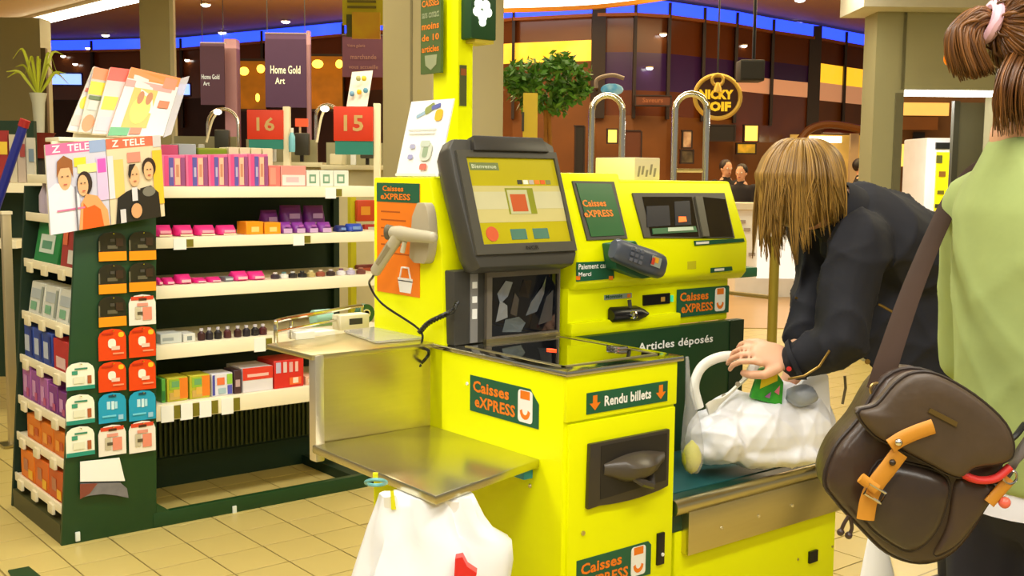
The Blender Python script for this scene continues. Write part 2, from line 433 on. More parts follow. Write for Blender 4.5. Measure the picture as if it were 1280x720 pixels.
# --- scanner tower
tw = obj('scanner_tower', MB().prism([(1.893, KYB, KZ), (2.174, KYB, KZ), (2.174, 2.70, KZ), (1.79, 2.70, KZ), (1.79, 2.452, KZ)], (0, 0, .205)), DGREY, K, bevel=.006)
fr = MB(); x0, x1, z0, z1 = 1.918, 2.165, .945, 1.112
for r in ((1.9, x0, z0-.013, z1+.014), (x1, 2.17, z0-.013, z1+.014), (x0, x1, z0-.013, z0), (x0, x1, z1, z1+.014)):
    fr.box(r[0], r[1], KYB-.012, KYB+.002, r[2], r[3])
obj('window_frame', fr, mat('grey_plastic', (112, 104, 92), .4), tw)
obj('scan_window', MB().box(x0, x1, KYB-.004, KYB+.001, z0, z1), BGLASS, tw)
for i_, (pts_, c_) in enumerate(((((.02, .12), (.05, .155), (.075, .15), (.06, .11), (.03, .09)), (150, 156, 166)), (((.015, .04), (.03, .10), (.055, .085), (.06, .05)), (176, 180, 186)), (((.07, .06), (.085, .12), (.10, .10), (.095, .05)), (96, 90, 84)),
        (((.04, .01), (.05, .045), (.10, .05), (.13, .03), (.11, .005)), (130, 140, 144)), (((.13, .05), (.15, .09), (.19, .13), (.21, .16), (.20, .11), (.17, .06)), (120, 126, 132)), (((.18, .02), (.21, .10), (.235, .12), (.235, .03)), (84, 86, 90)), (((.10, .11), (.12, .155), (.15, .15), (.14, .10)), (52, 48, 46)))):
    m3 = MB().prism([A(x0+x*.95+.005, KYB-.0045-.004*((k*7+i_*3) % 3)/2, z0+z) for k, (x, z) in enumerate(pts_)], (0, .001, 0))
    obj('window_reflection', m3, mat('reflection_patch_%d' % i_, c_, .25, .6), tw)  # grey patches imitate reflections in the dark scan window
obj('lower_bar', MB().box(1.897, 2.17, KYB-.014, KYB, KZ, KZ+.010), STEEL, tw)
sp = obj('icon_strip', MB().prism([(1.845, 2.4555, KZ+.004), (1.872, 2.4575, KZ+.004), (1.872, 2.4575, 1.125), (1.845, 2.4555, 1.125)], (0, -.004, 0)), mat('silver_strip', (150, 148, 146), .4, .3), tw)
for z, h in ((1.085, .018), (1.045, .018), (1.0, .028)):
    obj('icon', MB().box(1.851, 1.867, 2.450, 2.4525, z, z+h), WHITE, sp)
# --- yellow housing behind the screen, its side carries the hand scanner
hs = MB().prism([(KX0, 2.845, 0), (KX0, 2.845, 1.385), (KX0, 2.56, 1.388), (KX0, 2.50, 1.20), (KX0, 2.485, .93), (KX0, 2.485, 0)], (.42, 0, 0))
obj('housing', hs, YEL, K, bevel=.008)
# --- touch screen (tilted back)
TL = math.radians(19.3); bt = A(0, math.sin(TL), math.cos(TL)); nt_ = np.cross(EX, bt)
P0 = A(0, 2.385, 1.20)
def sc(x, h, d=0): return P0 + EX*x + bt*h - nt_*d      # d goes into the case
hd = MB()
out = [(1.812, -.055), (1.80, -.02), (1.788, .20), (1.790, .285), (1.81, .312), (2.14, .315), (2.168, .30), (2.172, .20), (2.168, -.03), (2.15, -.058)]
rings = []
for d, k in ((0, .985), (.012, 1.0), (.05, 1.0), (.085, .93)):
    rings.append([sc(1.98+(x-1.98)*k, .128+(h-.128)*k, d) for x, h in out])
hd.loft(rings)
mon = obj('touch_screen', hd, DGREY, K, bevel=.004)
# raised bezel
bz = MB(); X0, X1, H0, H1 = 1.834, 2.152, .008, .256
for x0, x1, h0, h1 in ((1.805, X0, -.02, .275), (X1, 2.163, -.02, .275), (X0, X1, -.02, H0), (X0, X1, H1, .275)):
    bz.prism([sc(x0, h0, -.010), sc(x1, h0, -.010), sc(x1, h1, -.010), sc(x0, h1, -.010)], -nt_*.014)
obj('bezel', bz, mat('bezel_grey', (72, 70, 62), .4), mon)
obj('hood', MB().prism([sc(1.86, .272, -.02), sc(2.13, .272, -.02), sc(2.12, .318, -.014), sc(1.87, .318, -.014)], -nt_*.05), mat('hood_brown_black', (40, 36, 30), .4), mon, bevel=.005)
obj('display', plate(sc(X0, H0, -.001), EX, bt, X1-X0, H1-H0, .002), mat('display_yellow', (188, 176, 20), .25, emit=.06, ecol=(190, 178, 10)), mon)
def dsp(name, x, h, w, hh, rgb, e=.05, lift=.0016):
    return obj(name, plate(sc(X0+x, H0+h, -lift), EX, bt, w, hh, .002), mat('display_%d_%d_%d' % rgb, rgb, .25, emit=e), mon)
dsp('display_field', .0, .062, .318, .105, (206, 196, 130))
dsp('display_field', .0, .10, .318, .05, (206, 202, 160), .05, .002)
dsp('display_title', .010, .212, .10, .022, (120, 134, 84))
dsp('display_card', .115, .085, .10, .075, (140, 146, 40), .05, .0026)
dsp('display_card', .12, .085, .072, .07, (196, 196, 150), .05, .0032)
dsp('display_picture', .128, .092, .055, .05, (196, 92, 50), .05, .0038)
for i, c in enumerate(((60, 60, 50), (220, 214, 190), (170, 160, 150), (206, 120, 40), (200, 90, 40), (120, 120, 70))):
    dsp('display_tab', .166+i*.021, .172, .017, .012, c, .4, .0026)
dsp('display_button', .105, .012, .055, .03, (84, 128, 110), .05, .0026)
dsp('display_button', .185, .012, .055, .03, (84, 128, 110), .05, .0026)
obj('display_stop', MB().lathe(sc(X0+.04, H0+.03, -.003), [(.021, 0), (.021, .002)], 18, nt_), mat('display_red', (190, 84, 50), .3, emit=.4), mon)
text('Bienvenue', sc(X0+.016, H0+.217, -.0036), EX, bt, .085, .012, mat('display_pale', (190, 196, 160), .4, emit=.3), mon)
text('NCR', sc(1.975, -.012, -.013), EX, bt, .045, .011, BLACK, mon)

# --- print panels
def sign_plate(O, a, b, w, h, material=None, name='sign', **k):
    return obj(name, plate(O, a, b, w, h, **k), material or SGREEN, K)
def logo_sign(O, a, b, w, h, chamfer=.1, emblem=True):
    s = sign_plate(O, a, b, w, h, chamfer=h*chamfer); a = nrm(a); b = nrm(b); n = np.cross(a, b); O = np.array(O)+n*.002
    ww = .60 if emblem else .78
    text('Caisses', O+a*w*.05+b*h*.56, a, b, w*(ww-.06), h*.32, SORANGE, s, .03)
    text('eXPRESS', O+a*w*.08+b*h*.14, a, b, w*ww, h*.32, SORANGE, s, .03)
    if emblem:
        e0 = O+a*w*.72+b*h*.08
        obj('emblem', plate(e0, a, b, w*.2, h*.86, .001, rad=h*.1), WHITE, s)
        obj('emblem_top', plate(e0+a*w*.035+b*h*.62+n*.001, a, b, w*.13, h*.22, .0006), SORANGE, s)
        bowl = MB(); pts = []
        for i in range(9): q = math.pi+math.pi*i/8; pts.append(e0+n*.001+a*(w*.1+w*.07*math.cos(q))+b*(h*.3+h*.22*math.sin(q)))
        for i in range(9): q = 2*math.pi-math.pi*i/8; pts.append(e0+n*.001+a*(w*.1+w*.04*math.cos(q))+b*(h*.34+h*.14*math.sin(q)))
        bowl.prism(pts, n*.0006); obj('emblem_bowl', bowl, SORANGE, s)
    return s
logo_sign((KX0, 2.362, .770), -EY, EZ, .282, .096, .35)
logo_sign((1.822, KY0-.010, .362), EX, EZ, .262, .09, .12)
s = sign_plate((1.846, KY0-.010, .816), EX, EZ, .286, .053)
text('Rendu billets', A(1.905, KY0-.012, .830), EX, EZ, .165, .026, WHITE, s, .03)
for x in (1.873, 2.106):
    pts = [(0, -.019), (.018, -.001), (.007, -.001), (.007, .018), (-.007, .018), (-.007, -.001), (-.018, -.001)]
    obj('arrow', MB().prism([A(x+p, KY0-.012, .843+q) for p, q in pts], (0, -.001, 0)), SORANGE, s)
# bill dispenser
pts = [(1.850, .744), (2.132, .744), (2.132, .592)] + [(2.132-.284*i/8, .592-.012*math.sin(math.pi*i/8*.9+.2)-.004*i/8) for i in range(1, 8)] + [(1.846, .580)]
dp = obj('bill_dispenser', MB().prism([A(x, KY0-.010, z) for x, z in pts], (0, -.014, 0)), mat('dispenser_plastic', (58, 52, 44), .35), K, bevel=.004)
obj('recess', MB().prism([A(1.885, KY0-.0242, .735), A(2.12, KY0-.0242, .735), A(2.12, KY0-.0242, .61), A(1.885, KY0-.0242, .60)], (0, -.001, 0)), mat('recess_dark', (34, 30, 27), .5), dp)
lip = MB(); rings = []
for t_ in np.linspace(0, 1, 9):
    x = 1.895+.215*t_; r = math.sin(math.pi*min(.97, max(.03, t_)))
    rings.append([A(x, KY0-.024-.05*r*c, .675+(.012+.026*r)*s_-.01*r) for c, s_ in ((0, 1), (.6, .8), (1, .2), (.8, -.5), (.3, -.9), (0, -1))])
lip.loft(rings); obj('chute_lip', lip, mat('lip_plastic', (78, 70, 60), .32), dp, smooth=True, ang=50)
lip = MB().tube([A(1.97, KY0-.03, .655), A(2.0, KY0-.055, .63), A(2.04, KY0-.05, .615), A(2.055, KY0-.03, .64)], .011, 8)
obj('chute_throat', lip, mat('throat_plastic', (66, 60, 54), .25), dp, smooth=True)
# key strip on the door
o = obj('lock_strip', MB().box(2.105, 2.132, KY0-.016, KY0-.008, .38, .466), BLACK, K, bevel=.002)
obj('lock', MB().lathe((2.122, KY0-.017, .408), [(.005, 0), (.005, .003)], 10, nY), WHITE, o)
obj('screw', MB().lathe((KX0-.001, 2.11, .62), [(.006, 0), (.004, .003)], 10, -EX), STEEL, K)
obj('screw', MB().lathe((KX0-.001, 2.375, .84), [(.005, 0), (.004, .003)], 10, -EX), WHITE, K)
# orange notice with green head on the housing side
s = sign_plate((KX0, 2.823, 1.05), -EY, EZ, .222, .32, SORANGE)
h = obj('sign_head', plate((KX0-.002, 2.823, 1.315), -EY, EZ, .222, .055, .0008), SGREEN, s)
text('Caisses', A(KX0-.003, 2.79, 1.346), -EY, EZ, .11, .016, SORANGE, s, .03)
text('eXPRESS', A(KX0-.003, 2.80, 1.322), -EY, EZ, .155, .018, SORANGE, s, .03)
for i in range(6):
    obj('text_line', plate((KX0-.002, 2.80, 1.285-i*.024), -EY, EZ, .10+.03*((i*7) % 3), .004, .0006), mat('notice_brown', (176, 84, 10), .6), s)
wb = MB()
wb.prism([A(KX0-.002, 2.70+y, 1.058+z) for y, z in ((.0, .0), (-.055, 0), (-.065, .035), (.01, .035))], (-.0008, 0, 0))
wb.box(KX0-.0028, KX0-.002, 2.635, 2.71, 1.09, 1.10); wb.tube([A(KX0-.0024, 2.70, 1.098), A(KX0-.0024, 2.69, 1.13), A(KX0-.0024, 2.655, 1.13), A(KX0-.0024, 2.645, 1.098)], .003, 5)
obj('basket_icon', wb, WHITE, s)

# --- cash unit: slanted head over a recessed lower body
CY = 2.40; HX0, HX1 = 2.19, 2.957
th = math.atan2(.085, .198); bh = A(0, math.sin(th), math.cos(th)); nh = np.cross(EX, bh); HP = A(0, CY, 1.184)
def hp(u, v): return hit(u, v, HP, nh)
hd = MB().prism([(HX0, CY+.02, 1.062), (HX0, CY, 1.085), (HX0, CY, 1.184), (HX0, CY+.085, 1.382), (HX0, 2.80, 1.382), (HX0, 2.80, 1.062)], (HX1-HX0, 0, 0))
obj('cash_head', hd, YEL, K, bevel=.010, seg=3)
hd = MB().prism([(HX0, CY+.005, 1.19), (HX0, CY+.085, 1.383), (HX0, CY+.092, 1.404), (HX0, 2.80, 1.404), (HX0, 2.80, 1.19)], (.252, 0, 0))
obj('cash_head_rise', hd, YEL, K, bevel=.008)
obj('cash_body', MB().box(HX0, 2.905, CY+.035, 2.80, .925, 1.068), YEL, K, bevel=.006)
obj('body_ledge', MB().box(HX0, 2.66, CY+.018, CY+.05, .925, .965), YEL, K, bevel=.006)
def hquad(us, t, material, name, parent=K, lift=0.):
    return obj(name, MB().prism([hp(*p)+nh*lift for p in us], nh*t), material, parent)
fr = hquad([(733, 301), (783, 299), (766, 228), (714, 227)], .006, DGREY, 'poster_frame'); 
gp_ = hquad([(737, 297), (779, 295), (762, 231), (718, 230)], .003, mat('poster_green', (34, 96, 50), .25), 'poster', K, .005)
a_ = nrm(hp(779, 295)-hp(737, 297))
text('Caisses', hp(727, 260)+nh*.008, a_, bh, .095, .022, SORANGE, gp_, .03)
text('eXPRESS', hp(729, 273)+nh*.008, a_, bh, .118, .022, SORANGE, gp_, .03)
wf = hquad([(804, 298), (917, 298), (904, 242), (789, 242)], .006, mat('window_surround', (58, 54, 46), .4), 'window_surround')
cw = hquad([(812, 296), (872, 297), (863, 247), (801, 247)], .002, BGLASS, 'cash_window', K, .005)
cw2 = hquad([(884, 297), (915, 297), (905, 250), (876, 247)], .002, BGLASS, 'cash_window', K, .005)
hquad([(876, 297), (884, 297), (875, 247), (866, 247)], .008, mat('divider_olive', (74, 70, 54), .4), 'divider', wf, .004)
hquad([(846, 279), (856, 278), (855, 272), (846, 272)], .002, mat('amber_lamp', (250, 100, 20), .4, emit=1.2), 'indicator', cw, .007)
g = hquad([(814, 294), (869, 291), (867, 284), (813, 287)], .003, mat('slot_green', (50, 104, 60), .5), 'slot_label', cw, .007)
hquad([(832, 291), (864, 289), (863, 285), (832, 286)], .001, mat('label_pale', (190, 206, 180), .5), 'label_field', cw, .0105)
for us in ([(807, 285), (836, 283), (834, 258), (806, 259)], [(842, 283), (862, 282), (860, 252), (841, 253)]):
    hquad(us, .001, mat('slot_dark', (44, 46, 54), .2), 'slot_mouth', cw, .0072)
# labels and fittings on the vertical faces of the cash unit
def yplate(us, Y, material, name, parent=K, t=.003):
    return obj(name, MB().prism([aty(u, v, Y) for u, v in us], (0, -t, 0)), material, parent)
s = yplate([(868, 307), (930, 302), (929, 298), (867, 301)], CY, SGREEN, 'slot_sign')
yplate([(870, 305.5), (886, 304.5), (886, 301.5), (870, 302.5)], CY-.003, WHITE, 'lettering_field', s, .001)
s = yplate([(888, 341), (915, 338), (914, 333), (888, 335)], CY, SGREEN, 'slot_sign')
yplate([(893, 339), (905, 338), (905, 335), (893, 336)], CY-.003, WHITE, 'lettering_field', s, .001)
yplate([(859, 337), (870, 336), (870, 326), (859, 327)], CY, mat('faint_label', (206, 202, 20), .5), 'worn_sticker', K, .0008)
s = yplate([(720, 352), (767, 348), (766, 326), (720, 328)], CY, SGREEN, 'instruction_sign')
o3 = aty(723, 337, CY-.0032)
text('Paiement carte', o3, EX, EZ, .13, .016, WHITE, s, .02)
text('Merci', aty(723, 346, CY-.0032), EX, EZ, .05, .013, WHITE, s, .02)
for u in (722, 763): yplate([(u-2, 350), (u+3, 350), (u+3, 345), (u-2, 345)], CY-.003, SORANGE, 'corner_mark', s, .001)
# card terminal on its green bracket
br_ = MB(); p0 = aty(752, 335, CY); 
br_.prism([aty(752, 304, CY), aty(780, 300, CY), aty(806, 344, CY), aty(790, 347, CY), aty(756, 335, CY)], (0, -.05, 0))
tb = obj('terminal_bracket', br_, SGREEN, K, bevel=.004)
c0, c1 = aty(766, 311, CY-.075), aty(826, 334, CY-.075)
ct_ = MB(); ax = nrm(c1-c0); L = np.linalg.norm(c1-c0); rings = []
upv = nrm(np.cross(ax, A(0, -1, 0))); upv = upv if upv[2] > 0 else -upv
for t_, w, hgt in ((0, .030, .016), (.06, .038, .024), (.35, .040, .028), (.7, .044, .032), (.95, .042, .03), (1.03, .034, .018)):
    c = c0+ax*L*t_
    rings.append([c+upv*w*math.cos(q)*abs(math.cos(q))**-.35*(.9) + A(0, -1, 0)*hgt*math.sin(q) for q in [math.pi*2*(i+.5)/12 for i in range(12)]])
ct_.loft(rings)
ctm = obj('card_terminal', ct_, mat('terminal_slate', (70, 76, 88), .35), K, smooth=True, ang=50)
f_ = A(0, -1, 0)
cc = c0+ax*L*.72+f_*.0325
obj('terminal_display', plate(cc-ax*.02-upv*.012, ax, upv, .04, .03, .002), mat('terminal_lcd', (150, 160, 150), .3), ctm)
obj('terminal_print', plate(cc-ax*.012+upv*.0-f_*0, ax, upv, .02, .016, .0028), mat('terminal_label', (226, 170, 40), .4), ctm)
obj('terminal_print', plate(cc-ax*.02-upv*.008-f_*0, ax, upv, .012, .02, .0032), mat('terminal_red', (200, 70, 50), .4), ctm)
for i in range(3):
    for j in range(3):
        k_ = c0+ax*(L*.22+i*.02)+upv*(-.02+j*.016)+f_*.0265
        obj('key', plate(k_, ax, upv, .013, .010, .003), mat('key_grey', (96, 100, 112), .4), ctm)
# lower body fittings
LY = CY+.018
s = yplate([(755, 375), (789, 372), (789, 366), (755, 369)], CY+.035, mat('label_grey', (150, 164, 150), .5), 'coin_label')
text('Monnaie', aty(757, 373.5, CY+.031), EX, EZ, .07, .011, SGREEN, s, .02)
yplate([(784, 372), (788, 371.5), (788, 367), (784, 367.5)], CY+.032, SORANGE, 'label_mark', s, .001)
cs_ = MB(); a0 = aty(760, 394, CY+.03); a1 = aty(803, 391, CY+.03)
cs_.loft([[a0+(a1-a0)*t_+EZ*r*math.cos(q)+A(0, -.03, 0)*max(0, math.sin(q)) for q in [math.pi*2*i/12 for i in range(12)]] for t_, r in ((0, .018), (.05, .024), (.8, .024), (.95, .016), (1, .008))])
cs = obj('coin_inlet', cs_, BLACK, K, smooth=True)
obj('coin_knob', MB().lathe((a0+a1)/2+A(0, -.03, 0), [(.012, 0), (.012, .012), (.006, .016)], 12, nY), CHROME, cs)
obj('coin_guide', MB().tube([(a0+a1)/2+A(0, -.02, .02), (a0+a1)/2+A(0, -.015, .045)], .006, 8), DGREY, cs)
s = yplate([(803, 382), (836, 379), (836, 366), (803, 369)], CY+.035, BLACK, 'receipt_slot', K, .006)
yplate([(826, 377), (831, 376.5), (831, 371), (826, 371.5)], CY+.029, mat('brass_mark', (190, 150, 60), .4), 'slot_mark', s, .001)
yplate([(838, 377), (841, 377), (841, 369), (838, 369)], CY+.034, mat('aqua_lamp', (60, 200, 150), .4, emit=.5), 'status_lamp')
pl = aty(846, 398, CY+.03); pr = aty(911, 392, CY+.03)
logo_sign(A(pl[0], CY+.033, .948), EX, EZ, pr[0]-pl[0], .09, .05)
g0_ = aty(931, 347, 2.62); g1_ = aty(947, 334, 2.62); obj('rear_bracket', MB().box(HX1-.02, g1_[0], 2.62, 2.72, g0_[2], g1_[2]), SGREEN, K, bevel=.004)
# green board behind the bags
gb_ = obj('back_board', MB().box(KX1+.004, 2.945, CY-.002, CY+.03, .45, .926), GREEN, K, bevel=.004)
obj('board_shade', MB().box(2.875, 2.945, CY-.004, CY+.02, .45, .925), GREEND, K)  # darker green strip, shade of the board's recessed end put into the colour
tx = aty(835, 437, CY-.004); tx2 = aty(891, 424, CY-.004)
text('Articles déposés', A(tx2[0]-.345, CY-.004, .855), EX, EZ, .345, .033, WHITE, K, .02)
# bagging platform
PZ = .525
obj('bagging_base', MB().box(KX1+.03, 2.945, KY0+.02, 2.44, 0, .44), YEL, K, bevel=.005)
pf = obj('bagging_platform', MB().box(KX1+.006, 2.95, KY0+.02, CY, .44, PZ), mat('platform_green', (18, 62, 46), .4), K, bevel=.004)
obj('platform_mat', MB().box(KX1+.03, 2.93, KY0+.075, CY-.02, PZ-.001, PZ+.003), mat('teal_mat', (34, 96, 96), .5), pf)
lp = MB().tube([A(KX1+.012, KY0+.012, .512), A(2.93, KY0+.012, .512)], [(.022, .018), (.022, .018)], 14, side=EZ)
obj('front_roller', lp, STEEL, K, smooth=True, ang=60)
st = obj('front_strip', MB().box(2.235, 2.945, KY0-.006, KY0+.022, .376, .497), STEEL, K, bevel=.003)
for u, v in ((902, 660), (948, 645), (990, 632)):
    q = aty(u, v, KY0-.006); obj('rivet', MB().lathe(q, [(.006, 0), (.005, .003)], 10, nY), CHROME, st)
q = aty(1015, 695, KY0+.02)
obj('socket', MB().box(q[0]-.02, q[0]+.02, KY0+.012, KY0+.022, q[2]-.018, q[2]+.018), BLACK, K)
obj('screw', MB().lathe(aty(997, 699, KY0+.02), [(.004, 0), (.004, .003)], 8, nY), STEEL, K)
obj('screw', MB().lathe(aty(1040, 683, KY0+.02), [(.004, 0), (.004, .003)], 8, nY), STEEL, K)
# --- basket stand: tray, back panel, top shelf in stainless steel
TZ = .696; TYB = 2.549
tray = MB().prism([(1.40, TYB-.01, TZ-.022), (KX0, TYB, TZ-.022), (KX0, 2.075, TZ-.022), (1.389, 1.967, TZ-.022)], (0, 0, .022))
obj('basket_tray', tray, mat('tray_steel', (206, 200, 170), .26, 1., .05, 5), K, bevel=.005)
obj('stand_panel', MB().box(1.425, KX0, TYB, TYB+.012, .655, .925), STEEL, K)
obj('stand_flange', MB().box(1.405, 1.432, TYB-.022, TYB+.014, .650, .93), mat('flange_steel', (222, 214, 200), .3, .8), K, bevel=.005)
tp = [atz(333, 431, .93), atz(390, 445, .93), A(KX0, 2.53, .93), A(KX0, 2.86, .93)]
tp = [A(q[0], q[1], .918) for q in tp]
obj('stand_top', MB().prism(tp, (0, 0, .014)), STEEL, K, bevel=.003)
obj('tray_bracket', MB().box(KX0-.03, KX0, 2.10, 2.14, TZ-.055, TZ-.022), mat('blue_clip', (50, 150, 190), .4), K, bevel=.003)
# --- post with lane light
px0, px1, py0, py1 = 2.005, 2.062, 2.735, 2.862
o = obj('post', MB().box(px0, px1, py0, py1, 1.36, 2.3), YEL, K, bevel=.004)
s = sign_plate(A(px0-.012, py1+.035, 1.70), -EY, EZ, .105, .235, mat('flag_green', (74, 96, 44), .5), 'flag_sign', t=.01)
zt = 1.70
for i, (w_, c_) in enumerate((('CAISSES', SORANGE), ('sans contact', mat('flag_grey', (150, 160, 120), .5)), ('moins', SORANGE), ('de 10', SORANGE), ('articles', SORANGE))):
    text(w_, A(px0-.0225, py1+.027, zt+.20-i*.034), -EY, EZ, .09, .02, c_, s, .02)
obj('flag_crest', MB().prism([A(px0-.022, py1-.02+y, zt+z) for y, z in ((.032, .055), (-.032, .055), (-.028, .025), (0, .01), (.028, .025))], (-.001, 0, 0)), mat('flag_pale', (150, 156, 120), .5), s)
s = sign_plate(A(px0+.006, py0-.001, 1.60), EX, EZ, .024, .12, mat('slim_green', (80, 84, 40), .5), 'slim_sign', t=.004)
obj('slim_mark', plate(A(px0+.008, py0-.005, 1.69), EX, EZ, .02, .02, .001), mat('slim_red', (150, 80, 30), .5), s)
lb = obj('lane_lamp', MB().box(px0+.012, px0+.105, py0-.05, py0+.045, 1.795, 2.02), mat('lamp_green', (20, 66, 28), .45), K, bevel=.004)
LG = mat('lamp_white', (255, 255, 240), .4, emit=2.2, ecol=(255, 255, 235))
lm = MB()
for dx, dz, r in ((0, 0, .016), (.02, .012, .014), (-.02, .012, .014), (.012, .032, .015), (-.014, .034, .015), (.0, -.018, .012)):
    lm.lathe(A(px0+.052+dx, py0-.0505, 1.862+dz), [(r, 0), (r, .003)], 14, nY)
obj('lamp_symbol', lm, LG, lb)
obj('lamp_trim', MB().box(px0+.03, px0+.10, py0-.045, py0+.04, 1.785, 1.797), mat('lamp_trim_ochre', (190, 170, 50), .5), lb)

# ============================================================ THINGS ON THE TILL
# hand scanner: cup plate, gun, coiled cord
hp0 = aty(538, 292, 2.60)
g = thing('barcode_scanner', 'pale grey hand-held barcode scanner hung on the yellow till housing', 'scanner', (KX0-.06, 2.62, 1.10))
SCG = mat('scanner_grey', (184, 176, 150), .45, var=.04)
cp = MB(); pts = []
for i in range(9): q = -math.pi/2+math.pi*i/8; pts.append((2.565-.045*math.cos(q)*0-.03*math.cos(q), 1.235+.085*math.sin(q)))
pts = [(2.615, 1.165), (2.59, 1.15)] + [(2.545-.03*math.cos(q), 1.235+.085*math.sin(q)) for q in np.linspace(-1.4, 1.4, 9)] + [(2.575, 1.318), (2.60, 1.28)]
obj('cradle', MB().prism([A(KX0, y, z) for y, z in pts], (-.03, 0, 0)), mat('cradle_grey', (178, 166, 138), .5), g, bevel=.005)
h0 = atx(541, 297, KX0-.05); h1 = atx(500, 292, KX0-.06); h2 = atx(470, 338, KX0-.07)
gun = MB()
capsule_chain(gun, [h0, (h0+h1)/2, h1, h1+(h1-h0)*.25], [(.016, .014), (.018, .016), (.022, .018), (.018, .014)])
capsule_chain(gun, [h1, (h1+h2)/2, h2], [(.02, .017), (.017, .015), (.017, .015)])
obj('gun_body', gun, SCG, g, smooth=True, ang=80)
tp_ = h1+(h2-h1)*.12-EX*.018
obj('grip_panel', MB().tube([h1+(h2-h1)*.3-EX*.008, h1+(h2-h1)*.8-EX*.006], [(.013, .012), (.012, .011)], 8), mat('grip_taupe', (150, 140, 112), .5), g, smooth=True)
obj('nose', MB().tube([h1+(h1-h0)*.25, h1+(h1-h0)*.42], [(.02, .017), (.022, .012)], 10), mat('nose_dark', (96, 90, 72), .4), g, smooth=True)
tri = h1+(h0-h1)*.15-EZ*.02
obj('trigger', MB().tube([tri, tri-EZ*.02+(h2-h1)*.1], .007, 8), mat('trigger_pale', (206, 200, 178), .4), g, smooth=True)
cd = catmull([h2, h2+A(-.005, .01, -.02), atx(462, 356, KX0-.05), atx(478, 380, KX0-.04), atx(524, 412, KX0-.03), atx(527, 432, KX0-.03)], 6)
obj('cord', MB().tube(cd, .0035, 6), BLACK, g, smooth=True)
cd2 = [atx(524, 416, KX0-.03), atx(535, 404, KX0-.03), atx(552, 395, KX0-.02), atx(566, 388, KX0-.01), atx(572, 378, KX0)]
base = catmull(cd2, 14); coil = []
for i, p_ in enumerate(base):
    coil.append(p_+EZ*.003*math.sin(i*2.1)-EX*.003*math.cos(i*2.1))
obj('coiled_cord', MB().tube(coil, .006, 6), BLACK, g, smooth=True)
lo = [atx(525+9*math.sin(q)+4*math.sin(2*q), 432+22*(1-math.cos(q))/2+3, KX0-.03+.006*math.cos(q*5)) for q in np.linspace(0, 6.2, 40)]
obj('cord_loop', MB().tube(lo, .0048, 6), BLACK, g, smooth=True)
# instruction card standing on the housing
ca = A(1.80, 2.755, 1.39); cb = A(1.80, 2.545, 1.39)
top = A(.05, -.005, .215)
cdm = thing('instruction_card', 'white instruction card with small drawings leaning on the yellow housing', 'card', (ca+cb)/2)
a_ = nrm(cb-ca); b_ = nrm(top); n_ = np.cross(a_, b_); w_ = np.linalg.norm(cb-ca); h_ = np.linalg.norm(top)
obj('sheet', MB().prism([ca, cb, cb+top, ca+top], -n_*.004), WHITE, cdm)
_ik = [0]
def ink(name, x, y, w, h, rgb, rot=0):
    _ik[0] += 1; c = ca+a_*x*w_+b_*y*h_+n_*(.0004+.0004*_ik[0]); aa = a_*math.cos(rot)+b_*math.sin(rot); bb = -a_*math.sin(rot)+b_*math.cos(rot)
    return obj(name, plate(c, aa, bb, w*w_, h*h_, .0006, rad=min(w*w_, h*h_)*.35), cm(rgb, .6), cdm)
ink('drawing', .22, .76, .3, .05, (150, 180, 200), .3); ink('drawing', .42, .80, .22, .10, (140, 150, 80), .4); ink('drawing', .55, .86, .2, .06, (90, 100, 170), .2)
ink('drawing', .66, .72, .17, .15, (246, 180, 30)); ink('drawing', .12, .55, .62, .02, (216, 214, 206)); ink('drawing', .10, .60, .66, .02, (216, 214, 206))
ink('drawing', .22, .36, .12, .06, (170, 170, 200)); ink('drawing', .22, .22, .12, .06, (160, 160, 200)); ink('drawing', .50, .20, .26, .24, (206, 212, 196)); ink('drawing', .56, .24, .12, .15, (150, 170, 140))
ink('drawing', .56, .08, .16, .08, (226, 110, 96)); ink('drawing', .48, .38, .22, .08, (196, 206, 190)); ink('stand_foot', .02, 0, .96, .03, (226, 224, 216))
# receipt box on the cash unit
bx0 = aty(757, 222, 2.60)
bx = thing('till_box', 'small cream carton with scribbled side standing on the cash unit', 'carton', (2.62, 2.63, 1.404))
qa = aty(793, 222, 2.52)
obj('carton', MB().box(qa[0], qa[0]+.115, 2.52, 2.70, 1.384, 1.455), mat('carton_cream', (228, 216, 170), .7), bx, bevel=.003)
for i in range(5):
    obj('scribble', plate(A(qa[0]+.012+i*.018, 2.52, 1.395+.006*(i % 2)), EX, EZ+EX*.2, .009, .034-.006*(i % 3), .0006), mat('ink_grey', (150, 140, 110), .6), bx)
